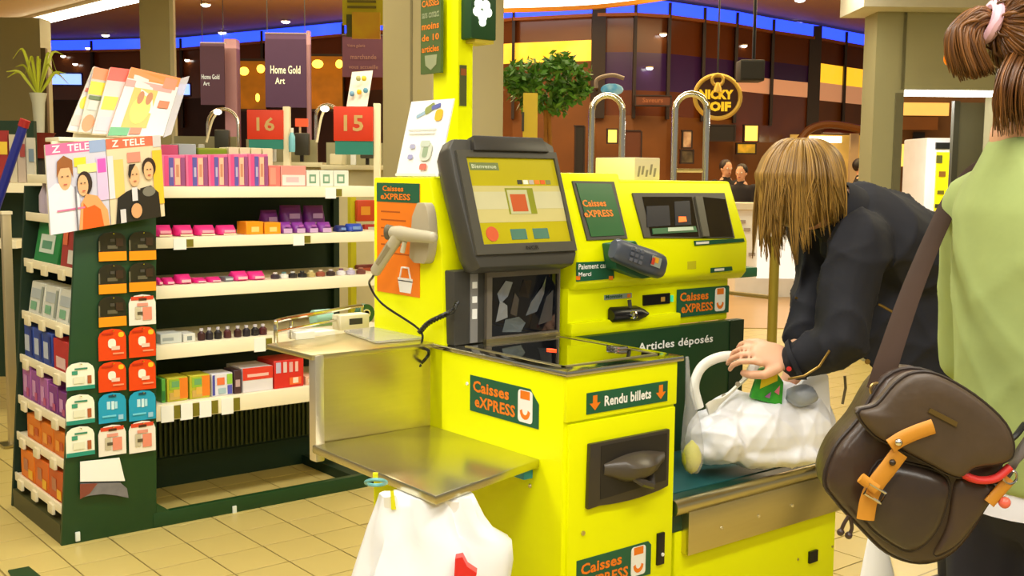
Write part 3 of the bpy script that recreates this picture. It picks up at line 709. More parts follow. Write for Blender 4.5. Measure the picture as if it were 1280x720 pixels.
# clutter on the stand top
TPZ = .932
wr = thing('wire_rack', 'low chrome wire rail on the steel shelf behind the basket tray', 'rack', atz(400, 412, TPZ))
r0, r1, r2, r3 = atz(345, 428, TPZ), atz(358, 424, TPZ), atz(452, 406, TPZ), atz(438, 410, TPZ)
wm = MB(); hz = A(0, 0, .06)
obj('rail', MB().tube(catmull([r0, r0+hz*.8, r0+hz+nrm(r2-r0)*.02, r0+hz+(r2-r0)*.5, r2+hz-nrm(r2-r0)*.02, r2+hz*.8, r2], 4), .006, 8), CHROME, wr, smooth=True)
obj('rail', MB().tube([r1+A(.015, 0, 0), r1+A(.015, 0, .05)], .005, 8), CHROME, wr, smooth=True)
obj('rail', MB().tube([r0+hz*.5, r2+hz*.5], .004, 8), CHROME, wr, smooth=True)
def smallbox(name, label, cat, u, v, w, d, h, rgb, z=TPZ, accents=(), yaw=0., group=None):
    q = atz(u, v, z); t = thing(name, label, cat, q, group)
    ax_ = A(math.cos(yaw), math.sin(yaw), 0); ay_ = A(-math.sin(yaw), math.cos(yaw), 0)
    obj('casing', MB().obox(q-ax_*w/2, ax_*w, ay_*d, EZ*h), cm(rgb), t, bevel=min(w, d, h)*.08)
    for (x, y, ww, hh, c) in accents:
        obj('print', plate(q-ax_*w/2+ax_*x*w+EZ*y*h, ax_, EZ, ww*w, hh*h, .001), cm(c), t)
    return t
smallbox('label_printer', 'little cream device with dark display on the steel shelf', 'device', 444, 412, .10, .05, .045, (232, 224, 190), accents=((.3, .35, .45, .4, (50, 50, 44)),))
smallbox('paper_pad', 'flat white paper pad lying beside the wire rail', 'paper', 400, 420, .10, .07, .012, (238, 236, 226))
smallbox('paper_pad', 'flat white booklet lying near the shelf edge by the wire rail', 'paper', 382, 424, .06, .05, .02, (232, 230, 220))
q = atz(458, 404, TPZ)
tr = thing('tape_roll', 'dark green tape roll standing on the steel shelf', 'tape', q)
obj('roll', MB().lathe(q+A(0, .0, .03), [(.014, 0), (.03, 0), (.03, .022), (.014, .022)], 18, EY), mat('tape_green', (44, 96, 70), .4), tr, smooth=True, ang=40)
obj('core', MB().lathe(q+A(0, -.002, .03), [(.014, 0), (.014, .026), (.010, .026), (.010, 0)], 14, EY), CREAM, tr)
q = atz(408, 402, TPZ+.02)
ro = thing('paper_roll', 'pale aqua paper roll lying behind the wire rail', 'roll', q-EZ*.02)
obj('roll', MB().lathe(q+A(-.03, .03, .008), [(.008, 0), (.026, .002), (.026, .06), (.008, .062)], 16, EX), mat('roll_aqua', (150, 196, 176), .5), ro, smooth=True, ang=40)
# clear plate lying on the stand top, overlapping the tray side
cp = [atz(430, 416, TPZ), atz(470, 430, TPZ), atz(541, 424, TPZ), atz(535, 413, TPZ), atz(500, 408, TPZ)]
tag(obj('clear_sheet', MB().prism([A(q[0], q[1], TPZ+.002) for q in cp], (0, 0, .006)), mat('clear_acrylic', (226, 224, 220), .12, trans=.5, alpha=.8)), 'clear acrylic sheet lying flat on the steel shelf by the yellow housing', 'sheet')
# ============================================================ SHELF UNIT
SY = 4.21; SB = 4.75; SXR = 2.76; FY = 4.30
G = thing('shelf_unit', 'dark green shop shelving with cream shelf edges and a card-covered end panel', 'shelving', (1.9, 4.5, 0))
ep = MB().prism([(1.269, SY, 0), (1.633, SY, 0), (1.66, SY, 1.30), (1.362, SY, 1.30)], (0, .02, 0))
obj('end_panel', ep, GREEN, G, bevel=.003)
obj('far_end_panel', MB().prism([(1.268, 4.845, 0), (1.60, 4.845, 0), (1.60, 4.845, 1.33), (1.362, 4.845, 1.33)], (0, .02, 0)), GREEND, G)
obj('back_panel', MB().box(1.60, SXR, SB, SB+.02, .13, 1.36), GREEND, G)
obj('core_panel', MB().box(1.585, 1.605, SY+.02, 4.845, .05, 1.36), GREEND, G)
rl = obj('front_rail', MB().box(1.62, 2.60, SY-.002, SY+.03, 0, .06), GREEN, G, bevel=.003)
obj('rail_gusset', MB().prism([(1.633, SY-.001, .058), (1.69, SY-.001, .058), (1.633, SY-.001, .10)], (0, .02, 0)), GREEN, G)
obj('base_end', MB().box(2.56, SXR, SY+.03, SB, 0, .045), GREEND, G)
obj('plinth', MB().box(1.60, SXR, SB-.01, SB+.01, 0, .13), GREEND, G)
obj('side_plinth', MB().box(1.272, 1.59, SY+.02, 4.845, 0, .075), mat('plinth_olive', (70, 70, 34), .5, var=.15), G)
sl = MB()
n_sl = 44
for i in range(n_sl):
    x = 1.63+i*(1.0/n_sl)
    sl.box(x, x+.010, SB-.016, SB, .14, .355)
o = obj('vent_slats', sl, mat('slat_olive', (66, 76, 28), .6), G); o['kind'] = 'stuff'
obj('right_upright', MB().box(SXR-.03, SXR, SB-.03, SB+.02, .0, 1.36), GREEND, G)
for u, v in ((97, 670), (293, 637)):
    q = aty(u, v, SY-.003); obj('base_clip', MB().box(q[0]-.009, q[0]+.009, SY-.008, SY, q[2]-.02, q[2]+.016), mat('clip_white', (226, 232, 226), .4), G, bevel=.003)
# five long shelves on the open side
LV = []
for i, (vt, vb) in enumerate(((233, 247.5), (297, 311), (358, 374), (432, 450), (506, 527))):
    uu = 204 if i == 0 else 197
    zt, zb = aty(uu, vt, FY)[2], aty(uu, vb, FY)[2]
    sh = obj('shelf', MB().box(1.63, SXR, FY+.004, SB, zb+.012, zt), CREAM, G)
    obj('shelf_edge', MB().box(1.63, SXR, FY-.006, FY+.006, zb, zt), CREAM, sh, bevel=.003)
    LV.append((zt, zb, sh))
def ptag(i, u, w=22):
    zt, zb, sh = LV[i]; q = aty(u, 300, FY)
    obj('price_tag', MB().box(q[0]-.04, q[0]+.012, FY-.009, FY-.006, zb-.006, zt-.006), WHITE, sh)
    obj('tag_chip', MB().box(q[0]+.014, q[0]+.042, FY-.009, FY-.006, zb+.004, zt-.01), mat('chip_olive', (120, 112, 26), .5), sh)
for i, us in enumerate(((416,), (228, 376), (), (326,), (208, 232, 256, 284))):
    for u in us: ptag(i, u)
# stepped side shelves, fronts following the sloping panel edge
SL = []
for k, v in enumerate((231, 285, 350, 421, 480, 538, 590, 646)):
    zb = (1.343, 1.19, 1.001, .786, .606, .435, .283, .112)[k]
    xf = 1.269+.0715*zb+.004
    sh = obj('side_shelf', MB().box(xf+.006, 1.585, SY+.02, 4.845, zb+.012, zb+.028), CREAM, G)
    obj('side_shelf_edge', MB().box(xf, xf+.008, SY+.022, 4.843, zb, zb+.034), CREAM, sh, bevel=.002)
    for j, yy in enumerate((4.34, 4.55, 4.74)):
        if k > 1: obj('price_holder', MB().box(xf-.012, xf, yy-.03, yy+.03, zb-.018, zb+.022), mat('holder_ivory', (236, 226, 190), .5), sh, bevel=.003)
    SL.append((zb+.034-.006, xf))

# ------------------------------------------------------------ gift cards on the end panel
def card_shape(x, z, w, h, top=True):
    r = w*.42; pts = [(x-w/2, z), (x+w/2, z)]
    if top:
        for i in range(7): q = math.pi*i/6; pts.append((x+(w/2-r)*(1 if q < 1.5 else -1)*(0 if abs(q-math.pi/2) < .01 else 1)+r*math.cos(q), z+h-r*.75+r*.75*math.sin(q)))
    else: pts += [(x+w/2, z+h), (x-w/2, z+h)]
    return pts
CARD = {'dark': ((34, 30, 22), (246, 150, 14), 'black gift card with orange foot'), 'red': ((226, 66, 16), (250, 190, 40), 'red-orange gift card with white star'),
        'blue': ((24, 156, 196), (90, 200, 226), 'turquoise blue gift card'), 'white': ((238, 230, 218), (216, 70, 40), 'white gift card with red print'), 'teal': ((240, 240, 220), (30, 140, 120), 'cream gift card with teal foot')}
grid_cards = [(141, 290, 326, 'dark'), (141, 330, 367, 'dark'), (141, 370, 408, 'dark'), (141, 411, 450, 'red'), (141, 452, 489, 'red'), (141, 491, 528, 'blue'), (141, 531, 569, 'white'),
              (178.5, 289, 325, 'dark'), (178.5, 328, 364, 'dark'), (178.5, 368, 406, 'white'), (178.5, 408, 446, 'red'), (178.5, 449, 487, 'red'), (178.5, 488, 525, 'blue'), (178.5, 526, 565, 'white'),
              (101, 453, 487, 'teal'), (101, 493, 530, 'teal'), (101, 533, 570, 'teal')]
seen = {}
for u, v0, v1, kd in grid_cards:
    p0, p1 = aty(u, v1, SY-.012), aty(u, v0, SY-.012); w = .104; h = p1[2]-p0[2]; x = p0[0]; z = p0[2]
    c1_, c2_, base = CARD[kd]
    ci = {141: 'middle column', 178.5: 'column nearest the open shelves', 101: 'short three-card column'}[u]
    seen[(u, kd)] = seen.get((u, kd), 0)+1
    tot = sum(1 for g_ in grid_cards if g_[0] == u and g_[3] == kd); k = seen[(u, kd)]
    pos = '' if tot == 1 else ('upper ' if k == 1 else 'lower ' if k == tot else 'central ')
    lab = f'{pos}{base} in the {ci}'
    t = thing('gift_card', lab, 'gift card', A(x, SY-.01, z), 'gift cards hung on the end panel')
    obj('backing', MB().prism([A(a_, SY-.012, b_) for a_, b_ in card_shape(x, z, w, h)], (0, .003, 0)), mat('card_'+kd, c1_, .4), t)
    Y_ = SY-.0122; lv_ = [0]
    def pr(name, x0, z0, ww, hh, rgb, rad=None, l=0.):
        lv_[0] += 1
        return obj(name, plate(A(x-w/2+x0*w, Y_-.0005*lv_[0], z+z0*h), EX, EZ, ww*w, hh*h, .0008, rad=rad), cm(rgb, .45), t)
    obj('hang_hook', MB().tube([A(x, SY, z+h*.95), A(x, SY-.03, z+h*.95)], .002, 6), CHROME, t)
    if kd == 'dark':
        pr('foot_band', 0, 0, 1, .32, c2_); pr('print', .32, .42, .36, .12, (96, 90, 70)); pr('print', .42, .66, .16, .1, (70, 66, 60)); pr('edge_print', .0, .34, .05, .36, (110, 104, 84)); pr('print', .62, .5, .26, .28, (54, 34, 22))
    elif kd == 'red':
        pr('sun_mark', .72, .72, .2, .16, c2_, .008); pr('print', .34, .38, .28, .3, (250, 236, 220), .012); pr('print', .46, .32, .3, .12, (240, 200, 180)); pr('arc_print', .12, .82, .4, .06, (190, 40, 10)); pr('print', .5, .18, .4, .05, (246, 150, 110))
    elif kd == 'blue':
        pr('print', .3, .46, .12, .26, (190, 230, 240)); pr('print', .46, .44, .1, .28, (210, 240, 246)); pr('print', .58, .46, .1, .24, (170, 220, 236)); pr('tab', .36, .86, .28, .07, (20, 70, 90)); pr('print', .12, .2, .5, .06, (110, 206, 230)); pr('print', .7, .08, .18, .16, (150, 200, 226))
    elif kd == 'white':
        pr('head_band', .08, .82, .84, .12, c2_); pr('tab', .36, .8, .3, .08, (80, 40, 24)); pr('print', .22, .2, .22, .4, (196, 186, 160)); pr('print', .5, .16, .34, .42, (230, 140, 116)); pr('print', .3, .62, .4, .1, (226, 150, 130)); pr('print', .3, .34, .2, .1, (90, 80, 60))
    else:
        pr('foot_band', 0, 0, 1, .14, c2_); pr('print', .2, .56, .2, .14, (60, 150, 120)); pr('arc_print', .3, .74, .45, .06, (60, 140, 110)); pr('print', .74, .2, .14, .3, (170, 90, 50)); pr('print', .24, .24, .4, .24, (226, 226, 200))
# leaflet pocket
pk = thing('leaflet_pocket', 'clear leaflet pocket holding a blank white sheet on the green end panel', 'leaflet', aty(130, 622, SY-.02))
pp = [aty(*q, SY-.012) for q in ((100, 602), (156, 601), (149, 572), (100, 577))]
obj('sheet', MB().prism(pp, (0, -.003, 0)), WHITE, pk)
pp = [aty(*q, SY-.012) for q in ((100, 622), (112, 619), (128, 617), (146, 619), (160, 622), (158, 610), (150, 603), (100, 604))]
obj('pocket', MB().prism(pp, (0, -.006, 0)), mat('pocket_film', (120, 118, 124), .15, var=.25, scale=30), pk)
pp = [aty(*q, SY-.0185) for q in ((100, 624), (112, 617), (122, 604), (100, 605))]
obj('pocket_print', MB().prism(pp, (0, -.001, 0)), mat('pocket_red', (130, 66, 56), .3), pk)

# ------------------------------------------------------------ magazines in the rack over the end panel
def tilted(u0, v0, u1, v1, u2, v2, u3, v3, Y0, lean):
    """quad from four picture points (bottom-left, bottom-right, top-right, top-left) leaning back from depth Y0"""
    P = [aty(u0, v0, Y0), aty(u1, v1, Y0), aty(u2, v2, Y0+lean), aty(u3, v3, Y0+lean)]; return P
def magazine(label, quad, t, rgb, prints, depth=.03, name='magazine'):
    P = quad; n = nrm(np.cross(P[1]-P[0], P[3]-P[0]))
    if n@FW > 0: n = -n
    th = thing(name, label, 'magazine', (P[0]+P[1])/2, 'magazines in the rack')
    obj('pages', MB().prism(P, -n*t), mat('paper_edges', (232, 226, 210), .7), th)
    obj('cover', MB().prism([p+n*.0006 for p in P], n*.0008), cm(rgb, .3), th)
    def pt(x, y): return (P[0]*(1-x)+P[1]*x)*(1-y)+(P[3]*(1-x)+P[2]*x)*y
    for i, (kind, *a) in enumerate(prints):
        l = n*(.0016+.0005*i)
        if kind == 'r':
            x, y, w, h, c = a; obj('print', MB().prism([pt(x, y)+l, pt(x+w, y)+l, pt(x+w, y+h)+l, pt(x, y+h)+l], n*.0004), cm(c, .35), th)
        elif kind == 'o':
            x, y, rx, ry, c = a; obj('print', MB().prism([pt(x+rx*math.cos(q), y+ry*math.sin(q))+l for q in np.linspace(0, 2*math.pi, 17)[:-1]], n*.0004), cm(c, .35), th)
        elif kind == 'p':
            pts_, c = a; obj('print', MB().prism([pt(*q)+l for q in pts_], n*.0004), cm(c, .35), th)
        elif kind == 't':
            s_, x, y, w, h, c = a; v, f = text_mesh(s_, .02); lo, hi = v.min(0), v.max(0); q = (v-lo)/np.maximum(hi-lo, 1e-6)
            mm = MB(); mm.add([pt(x+w*k[0], y+h*k[1])+l for k in q], f); obj('lettering', mm, cm(c, .4), th, recalc=False)
    return th
RK = thing('magazine_rack', 'small cream magazine rack fixed above the green end panel', 'rack', (1.45, 4.22, 1.20))
obj('rack_back', MB().prism([(1.28, 4.185, 1.25), (1.67, 4.185, 1.25), (1.67, 4.215, 1.50), (1.28, 4.215, 1.50)], (0, .012, 0)), CREAM, RK)
obj('rack_ledge', MB().box(1.30, 1.66, 4.20, 4.36, 1.50, 1.515), CREAM, RK, bevel=.003)
obj('rack_step', MB().prism([(1.40, 4.35, 1.515), (1.62, 4.35, 1.515), (1.66, 4.43, 1.66), (1.46, 4.43, 1.66)], (0, .012, 0)), CREAM, RK)
skin = (226, 176, 128)
magazine('television magazine showing a man in white beside a woman in orange', tilted(63, 294, 138, 281, 131, 174, 56, 181, 4.150, .02), .012, (206, 204, 220), [
    ('r', 0, .88, 1, .12, (230, 110, 160)), ('r', .72, .86, .28, .14, (150, 170, 210)), ('t', 'TELE', .36, .9, .36, .08, (255, 240, 246)), ('t', 'Z', .1, .9, .14, .08, (255, 240, 246)),
    ('r', .45, .72, .2, .1, (246, 214, 50)), ('r', .5, .64, .4, .1, (236, 224, 150)), ('r', .82, .3, .18, .5, (214, 190, 226)), ('r', .84, .62, .14, .16, (216, 90, 190)),
    ('p', ((0, 0), (.52, 0), (.5, .4), (.36, .54), (.12, .56), (0, .5)), (232, 230, 240)), ('o', .28, .62, .11, .15, skin), ('p', ((.15, .62), (.17, .8), (.28, .86), (.42, .8), (.42, .6), (.36, .72), (.22, .72)), (150, 90, 40)),
    ('o', .60, .52, .13, .14, (50, 34, 30)), ('o', .57, .5, .09, .12, skin), ('p', ((.46, .0), (.98, 0), (.96, .18), (.8, .36), (.62, .4), (.52, .3)), (226, 160, 100)), ('p', ((.52, 0), (.88, 0), (.84, .2), (.74, .26), (.62, .24), (.56, .3)), (236, 96, 26)),
    ('r', .12, .24, .46, .02, (220, 120, 160)), ('r', .22, .62, .03, .012, (60, 40, 30)), ('r', .31, .62, .03, .012, (60, 40, 30)), ('r', .25, .53, .06, .012, (190, 90, 80)), ('r', .525, .52, .025, .012, (50, 34, 30)), ('r', .585, .52, .025, .012, (50, 34, 30)), ('r', .55, .43, .05, .012, (190, 70, 60)), ('r', .42, 0, .03, .5, (120, 116, 126))])
magazine('television magazine showing a couple in black evening dress', tilted(139, 281, 206, 270, 200, 169, 132, 174, 4.150, .02), .012, (226, 206, 170), [
    ('r', 0, .88, .85, .12, (238, 110, 80)), ('t', 'TELE', .3, .9, .4, .08, (255, 240, 230)), ('t', 'Z', .1, .9, .12, .08, (255, 240, 230)), ('r', .85, .86, .15, .14, (206, 200, 200)),
    ('r', .1, .3, .18, .45, (236, 196, 110)), ('r', .0, .3, .1, .5, (222, 216, 226)), ('r', .36, .7, .24, .12, (230, 140, 120)), ('r', .82, .16, .18, .66, (244, 190, 50)),
    ('p', ((.08, 0), (.7, 0), (.62, .32), (.48, .4), (.3, .36), (.14, .3)), (32, 28, 28)), ('p', ((.46, 0), (.92, 0), (.9, .3), (.76, .4), (.56, .38)), (36, 28, 24)), ('o', .72, .33, .12, .06, (120, 116, 104)),
    ('o', .46, .54, .1, .13, skin), ('p', ((.35, .56), (.38, .68), (.5, .68), (.42, .6), (.38, .5)), (44, 34, 30)), ('o', .74, .62, .13, .12, (52, 32, 20)), ('o', .73, .58, .09, .11, skin), ('r', .4, .24, .1, .16, (220, 214, 216)), ('r', .42, .55, .025, .012, (60, 40, 30)), ('r', .49, .55, .025, .012, (60, 40, 30)), ('r', .44, .47, .05, .012, (190, 100, 80)), ('r', .69, .59, .025, .012, (50, 34, 30)), ('r', .75, .59, .025, .012, (50, 34, 30)), ('r', .71, .52, .05, .012, (190, 70, 60)), ('o', .46, .12, .1, .09, (216, 160, 110)), ('r', .16, 0, .1, .16, (210, 206, 206))])
magazine('tilted magazine with a large yellow cover picture and orange title', tilted(134, 170, 204, 170, 226, 98, 164, 84, 4.26, .10), .012, (220, 214, 208), [
    ('r', 0, .84, 1, .16, (246, 130, 30)), ('r', 0, .72, .9, .1, (226, 150, 140)), ('r', .7, .78, .25, .18, (240, 130, 90)), ('r', .18, .12, .46, .6, (228, 180, 70)), ('o', .42, .4, .18, .22, (240, 214, 80)), ('o', .36, .58, .06, .1, (180, 110, 40)), ('o', .52, .58, .06, .1, (180, 110, 40)), ('r', 0, 0, .34, .12, (90, 170, 110)), ('r', .36, .02, .2, .1, (210, 120, 80)), ('r', .72, .45, .2, .12, (236, 110, 50))], name='magazine')
magazine('narrow tilted magazine edge with yellow and pink blocks', tilted(115, 167, 134, 168, 163, 87, 138, 84, 4.28, .10), .012, (226, 196, 190), [
    ('r', 0, .8, 1, .2, (236, 90, 70)), ('r', .1, .36, .8, .2, (230, 214, 30)), ('r', .1, .04, .8, .22, (236, 190, 196))])
magazine('tilted magazine with yellow patch and orange round picture', tilted(98, 165, 115, 166, 140, 88, 118, 84, 4.30, .10), .012, (196, 190, 170), [
    ('r', 0, .82, 1, .18, (246, 140, 90)), ('r', .0, .58, 1, .2, (236, 216, 40)), ('o', .5, .14, .42, .13, (244, 140, 80)), ('r', .2, .34, .6, .14, (206, 206, 190)), ('r', .1, .5, .8, .06, (90, 110, 50))])
magazine('pale tilted magazine with a yellow dot, outermost on the rack', tilted(84, 163, 98, 165, 128, 86, 117, 83, 4.32, .10), .012, (206, 202, 196), [
    ('o', .5, .44, .4, .1, (236, 220, 40)), ('r', .1, .75, .8, .14, (190, 180, 196)), ('r', .1, .08, .8, .16, (220, 190, 176)), ('r', .1, .6, .8, .06, (200, 110, 90))])
# plastic cover at the rack end
P = tilted(204, 172, 214, 168, 237, 95, 226, 98, 4.26, .10)
tag(obj('rack_film', MB().prism(P, (0, .004, 0)), mat('milky_film', (214, 210, 214), .2, alpha=.7)), 'milky plastic end film standing beside the tilted magazines', 'film')

# ------------------------------------------------------------ goods on the long shelves
def product(name, label, cat, u0, u1, vtop, lvl, rgb, prints=(), depth=.10, group=None, set_back=.02, shape='box', y=None):
    zt = LV[lvl][0]; Y0 = (FY+set_back) if y is None else y
    x0, x1 = aty(u0, 300, Y0)[0], aty(u1, 300, Y0)[0]-.003
    h = max(.02, aty((u0+u1)/2, vtop, Y0)[2]-zt)
    t = thing(name, label, cat, A((x0+x1)/2, Y0+depth/2, zt), group)
    M_ = cm(rgb, .4)
    if shape == 'box':
        obj('carton', MB().box(x0, x1, Y0, Y0+depth, zt+.0005, zt+h), M_, t, bevel=.002, seg=1)
    elif shape == 'bag':
        mbx = MB(); rings = []
        for k_, (zz, sx, sy) in enumerate(((0, .8, .8), (.08, 1, 1), (.5, 1.0, .95), (.85, .95, .5), (1, .98, .08))):
            rings.append([A((x0+x1)/2+(x1-x0)/2*sx*math.copysign(abs(math.cos(q))**.5, math.cos(q)), Y0+depth/2+depth/2*sy*math.copysign(abs(math.sin(q))**.7, math.sin(q)), zt+.0005+h*zz) for q in [2*math.pi*(i+.5)/12 for i in range(12)]])
        mbx.loft(rings); obj('pouch', mbx, M_, t, smooth=True, ang=60)
    else:
        r = (x1-x0)/2
        obj('flask', MB().lathe(A((x0+x1)/2, Y0+r, zt+.0005), [(r*.9, 0), (r, h*.08), (r, h*.55), (r*.45, h*.72), (r*.4, h*.78)], 12), M_, t, smooth=True, ang=40)
        obj('cap', MB().lathe(A((x0+x1)/2, Y0+r, zt+h*.78), [(r*.5, 0), (r*.5, h*.22)], 10), cm(prints[0] if prints else (230, 226, 216), .4), t, smooth=True, ang=40)
        return t
    for ip, (x, yv, w, hh, c) in enumerate(prints):
        obj('print', plate(A(x0+(x1-x0)*x, Y0-(.0 if shape == 'box' else .003)-.0005*ip, zt+h*yv), EX, EZ, (x1-x0)*w, h*hh, .0012), cm(c, .4), t)
    return t
us = [204, 234, 262, 287, 312, 337]
for i in range(5):
    product('boxed_game', f'tall pink and violet box, {ORD[i]} from the magazines on the top shelf', 'box', us[i], us[i+1], 194-.4*i, 0, (226, 110, 156),
            ((.12, .02, .16, .96, (226, 80, 140)), (.3, .02, .2, .9, (96, 90, 170)), (.36, .3, .1, .3, (190, 180, 210)), (.55, .05, .22, .85, (232, 190, 160)), (.6, .3, .12, .4, (206, 140, 110)), (.8, .03, .18, .9, (150, 80, 130))), .16, 'pink boxes on the top shelf')
product('boxed_game', 'salmon pink box after the row of violet boxes', 'box', 337, 352, 207, 0, (232, 120, 110), ((.1, .1, .5, .8, (240, 150, 130)),), .12)
product('boxed_game', 'salmon and white box with a pale oval', 'box', 352, 384, 207, 0, (236, 150, 140), ((.05, .05, .9, .5, (238, 226, 220)), (.2, .2, .5, .25, (226, 190, 196))), .12)
for i, (a, b) in enumerate(((384, 401), (401, 418), (418, 437))):
    product('tissue_box', f'white box with green ring print, {ORD[i]} from the salmon boxes', 'box', a, b, 213, 0, (230, 232, 218), ((.2, .2, .5, .55, (120, 160, 130)), (.3, .32, .3, .3, (226, 230, 216))), .1, 'white boxes on the top shelf')
product('boxed_game', 'rose red box at the back of the top shelf by the magazines', 'box', 203, 226, 181, 0, (214, 90, 130), (), .1, y=FY+.22)
product('boxed_game', 'pale grey blue box at the back of the top shelf', 'box', 226, 248, 180, 0, (166, 184, 184), (), .1, y=FY+.22)
product('boxed_game', 'olive green topped box at the back of the top shelf', 'box', 250, 286, 185, 0, (150, 160, 60), ((.0, .7, 1, .25, (120, 150, 20)),), .1, y=FY+.22)
for i in range(4):
    product('paper_pack', f'cream paper pack at the back of the top shelf, {ORD[i]} from the green box', 'pack', 288+i*14, 301+i*14, 184+i*.5, 0, (226, 214, 176), ((.1, .3, .3, .3, (222, 190, 160)),), .1, 'cream packs on the top shelf', y=FY+.22)
# second shelf
us = [196, 222, 248, 276, 302]
for i in range(4):
    product('sweet_pouch', f'bright pink pouch on the second shelf, {ORD[i]} from the end panel', 'pouch', us[i], us[i+1]-3, 282, 1, (230, 46, 130), ((.2, .3, .6, .25, (246, 170, 190)), (.15, .05, .7, .15, (250, 226, 190))), .09, 'pink pouches on the second shelf', shape='bag')
for i, (a, b) in enumerate(((308, 330), (331, 352))):
    product('sweet_box', ('orange yellow carton beside the pink pouches', 'orange yellow carton beside the violet pouches')[i], 'carton', a, b, 277+i, 1, (240, 150, 20), ((.3, .2, .45, .4, (244, 206, 120)),), .09, 'orange cartons on the second shelf')
us = [352, 369, 385, 401, 418]
for i in range(4):
    product('tea_pouch', f'violet pouch in the front row on the second shelf, {ORD[i]} from the orange cartons', 'pouch', us[i], us[i+1]-1, 278, 1, (130, 50, 150), ((.15, .05, .7, .4, (206, 170, 210)), (.3, .6, .4, .2, (170, 90, 180))), .07, 'violet pouches on the second shelf', shape='bag')
for i, (a, b, v) in enumerate(((331, 352, 263), (355, 382, 257), (385, 410, 257))):
    product('tea_pouch', f'violet pouch standing in the back row, {ORD[i]} from the end panel', 'pouch', a, b, v, 1, (118, 44, 140), ((.25, .5, .5, .2, (190, 150, 200)), (.2, .2, .6, .15, (226, 200, 180))), .08, 'violet pouches on the second shelf', shape='bag', y=FY+.14)
for i, (a, b) in enumerate(((424, 436), (437, 457))):
    product('gum_pack', ('small navy pack beside the violet pouches', 'small royal blue pack at the end of the second shelf')[i], 'pack', a, b, 282-i*2, 1, ((40, 50, 110), (36, 70, 176))[i], ((.2, .3, .5, .4, (120, 150, 210)),), .07, shape='bag')
for i, (a, b) in enumerate(((300, 306), (316, 322))):
    pass
# third shelf
us = [197, 206, 222, 244, 262, 281]
for i in range(5):
    product('sweet_pouch', f'magenta pouch on the third shelf, {ORD[i]} from the end panel', 'pouch', us[i], us[i+1]-2, 348-(i == 2)*4, 2, (226, 40, 130), ((.2, .2, .6, .3, (250, 190, 200)),), .09, 'magenta pouches on the third shelf', shape='bag')
product('tape_pack', 'small grey striped pack between the magenta pouches', 'pack', 281, 292, 347, 2, (120, 124, 130), ((.05, .4, .9, .3, (206, 214, 216)),), .06)
for i, (a, b) in enumerate(((293, 313), (314, 334))):
    product('sweet_pouch', ('magenta pouch just after the grey pack', 'magenta pouch last in its row beside the flasks')[i], 'pouch', a, b, 340, 2, (228, 44, 132), ((.2, .2, .6, .3, (250, 190, 200)),), .09, 'magenta pouches on the third shelf', shape='bag')
fl = [(346, (60, 50, 60), (226, 220, 216)), (357, (226, 226, 220), (90, 130, 130)), (368, (40, 36, 40), (200, 200, 196)), (380, (30, 30, 32), (60, 60, 60)), (391, (190, 170, 110), (220, 210, 160)), (403, (150, 80, 60), (226, 200, 170)), (416, (60, 44, 40), (206, 196, 190)), (429, (226, 222, 226), (120, 70, 110)), (441, (190, 180, 206), (230, 224, 220)), (454, (110, 60, 50), (170, 110, 90))]
for i, (u, c, c2) in enumerate(fl):
    product('nail_flask', f'little flask on the third shelf, {ORD[i]} from the magenta pouches', 'flask', u-5, u+6, 341-i*.7, 2, c, (c2,), .04, 'little flasks on the third shelf', shape='flask')
# fourth shelf
product('soap_box', 'flat white and grey carton on the fourth shelf', 'carton', 198, 226, 417, 3, (206, 210, 206), ((.1, .3, .5, .3, (160, 168, 170)),), .1)
product('soap_box', 'short white carton beside the dark flasks on the fourth shelf', 'carton', 227, 243, 417, 3, (222, 222, 214), ((.3, .2, .4, .5, (140, 150, 150)),), .1)
for i, u in enumerate((252, 262, 273, 285, 298, 309, 320, 330)):
    product('polish_flask', f'dark flask with pale top on the fourth shelf, {ORD[i]} from the white cartons', 'flask', u-5, u+5, 411-i*.8, 3, ((60, 26, 30), (36, 30, 40), (30, 26, 30), (80, 30, 36))[i % 4], ((200, 196, 206),), .04, 'dark flasks on the fourth shelf', shape='flask')
# fifth shelf
product('tissue_carton', 'narrow green carton showing beside the end panel on the bottom shelf', 'carton', 198, 204, 474, 4, (90, 170, 70), ((.1, .1, .7, .4, (40, 120, 60)),), .1)
for i, (a, b) in enumerate(((205, 232), (234, 260))):
    product('tissue_carton', ('lime and orange carton closer to the end panel on the bottom shelf', 'lime and orange carton beside the white and blue one on the bottom shelf')[i], 'carton', a, b, 472-i*3, 4, (196, 190, 50), ((.55, .1, .45, .85, (236, 130, 40)), (.1, .5, .5, .42, (150, 190, 60)), (.22, .6, .35, .25, (110, 170, 110)), (.1, .08, .5, .3, (206, 170, 90)), (.3, .2, .3, .3, (226, 180, 80))), .1, 'lime cartons on the bottom shelf')
product('tissue_carton', 'white and blue carton with an orange fruit print on the bottom shelf', 'carton', 262, 289, 467, 4, (226, 224, 232), ((.02, .05, .12, .9, (80, 80, 170)), (.72, .5, .26, .45, (150, 200, 70)), (.24, .5, .36, .32, (240, 120, 70)), (.74, .05, .22, .4, (90, 90, 190)), (.3, .1, .36, .25, (170, 196, 206))), .1)
product('tissue_carton', 'dark narrow carton between blue and red cartons', 'carton', 290, 300, 463, 4, (70, 44, 50), ((.2, .3, .6, .3, (190, 160, 160)),), .1)
product('biscuit_box', 'wide carton with red head and blank white foot on the bottom shelf', 'carton', 301, 340, 459, 4, (224, 218, 224), ((0, .5, 1, .5, (222, 60, 44)), (.15, .62, .7, .12, (240, 190, 180))), .16)
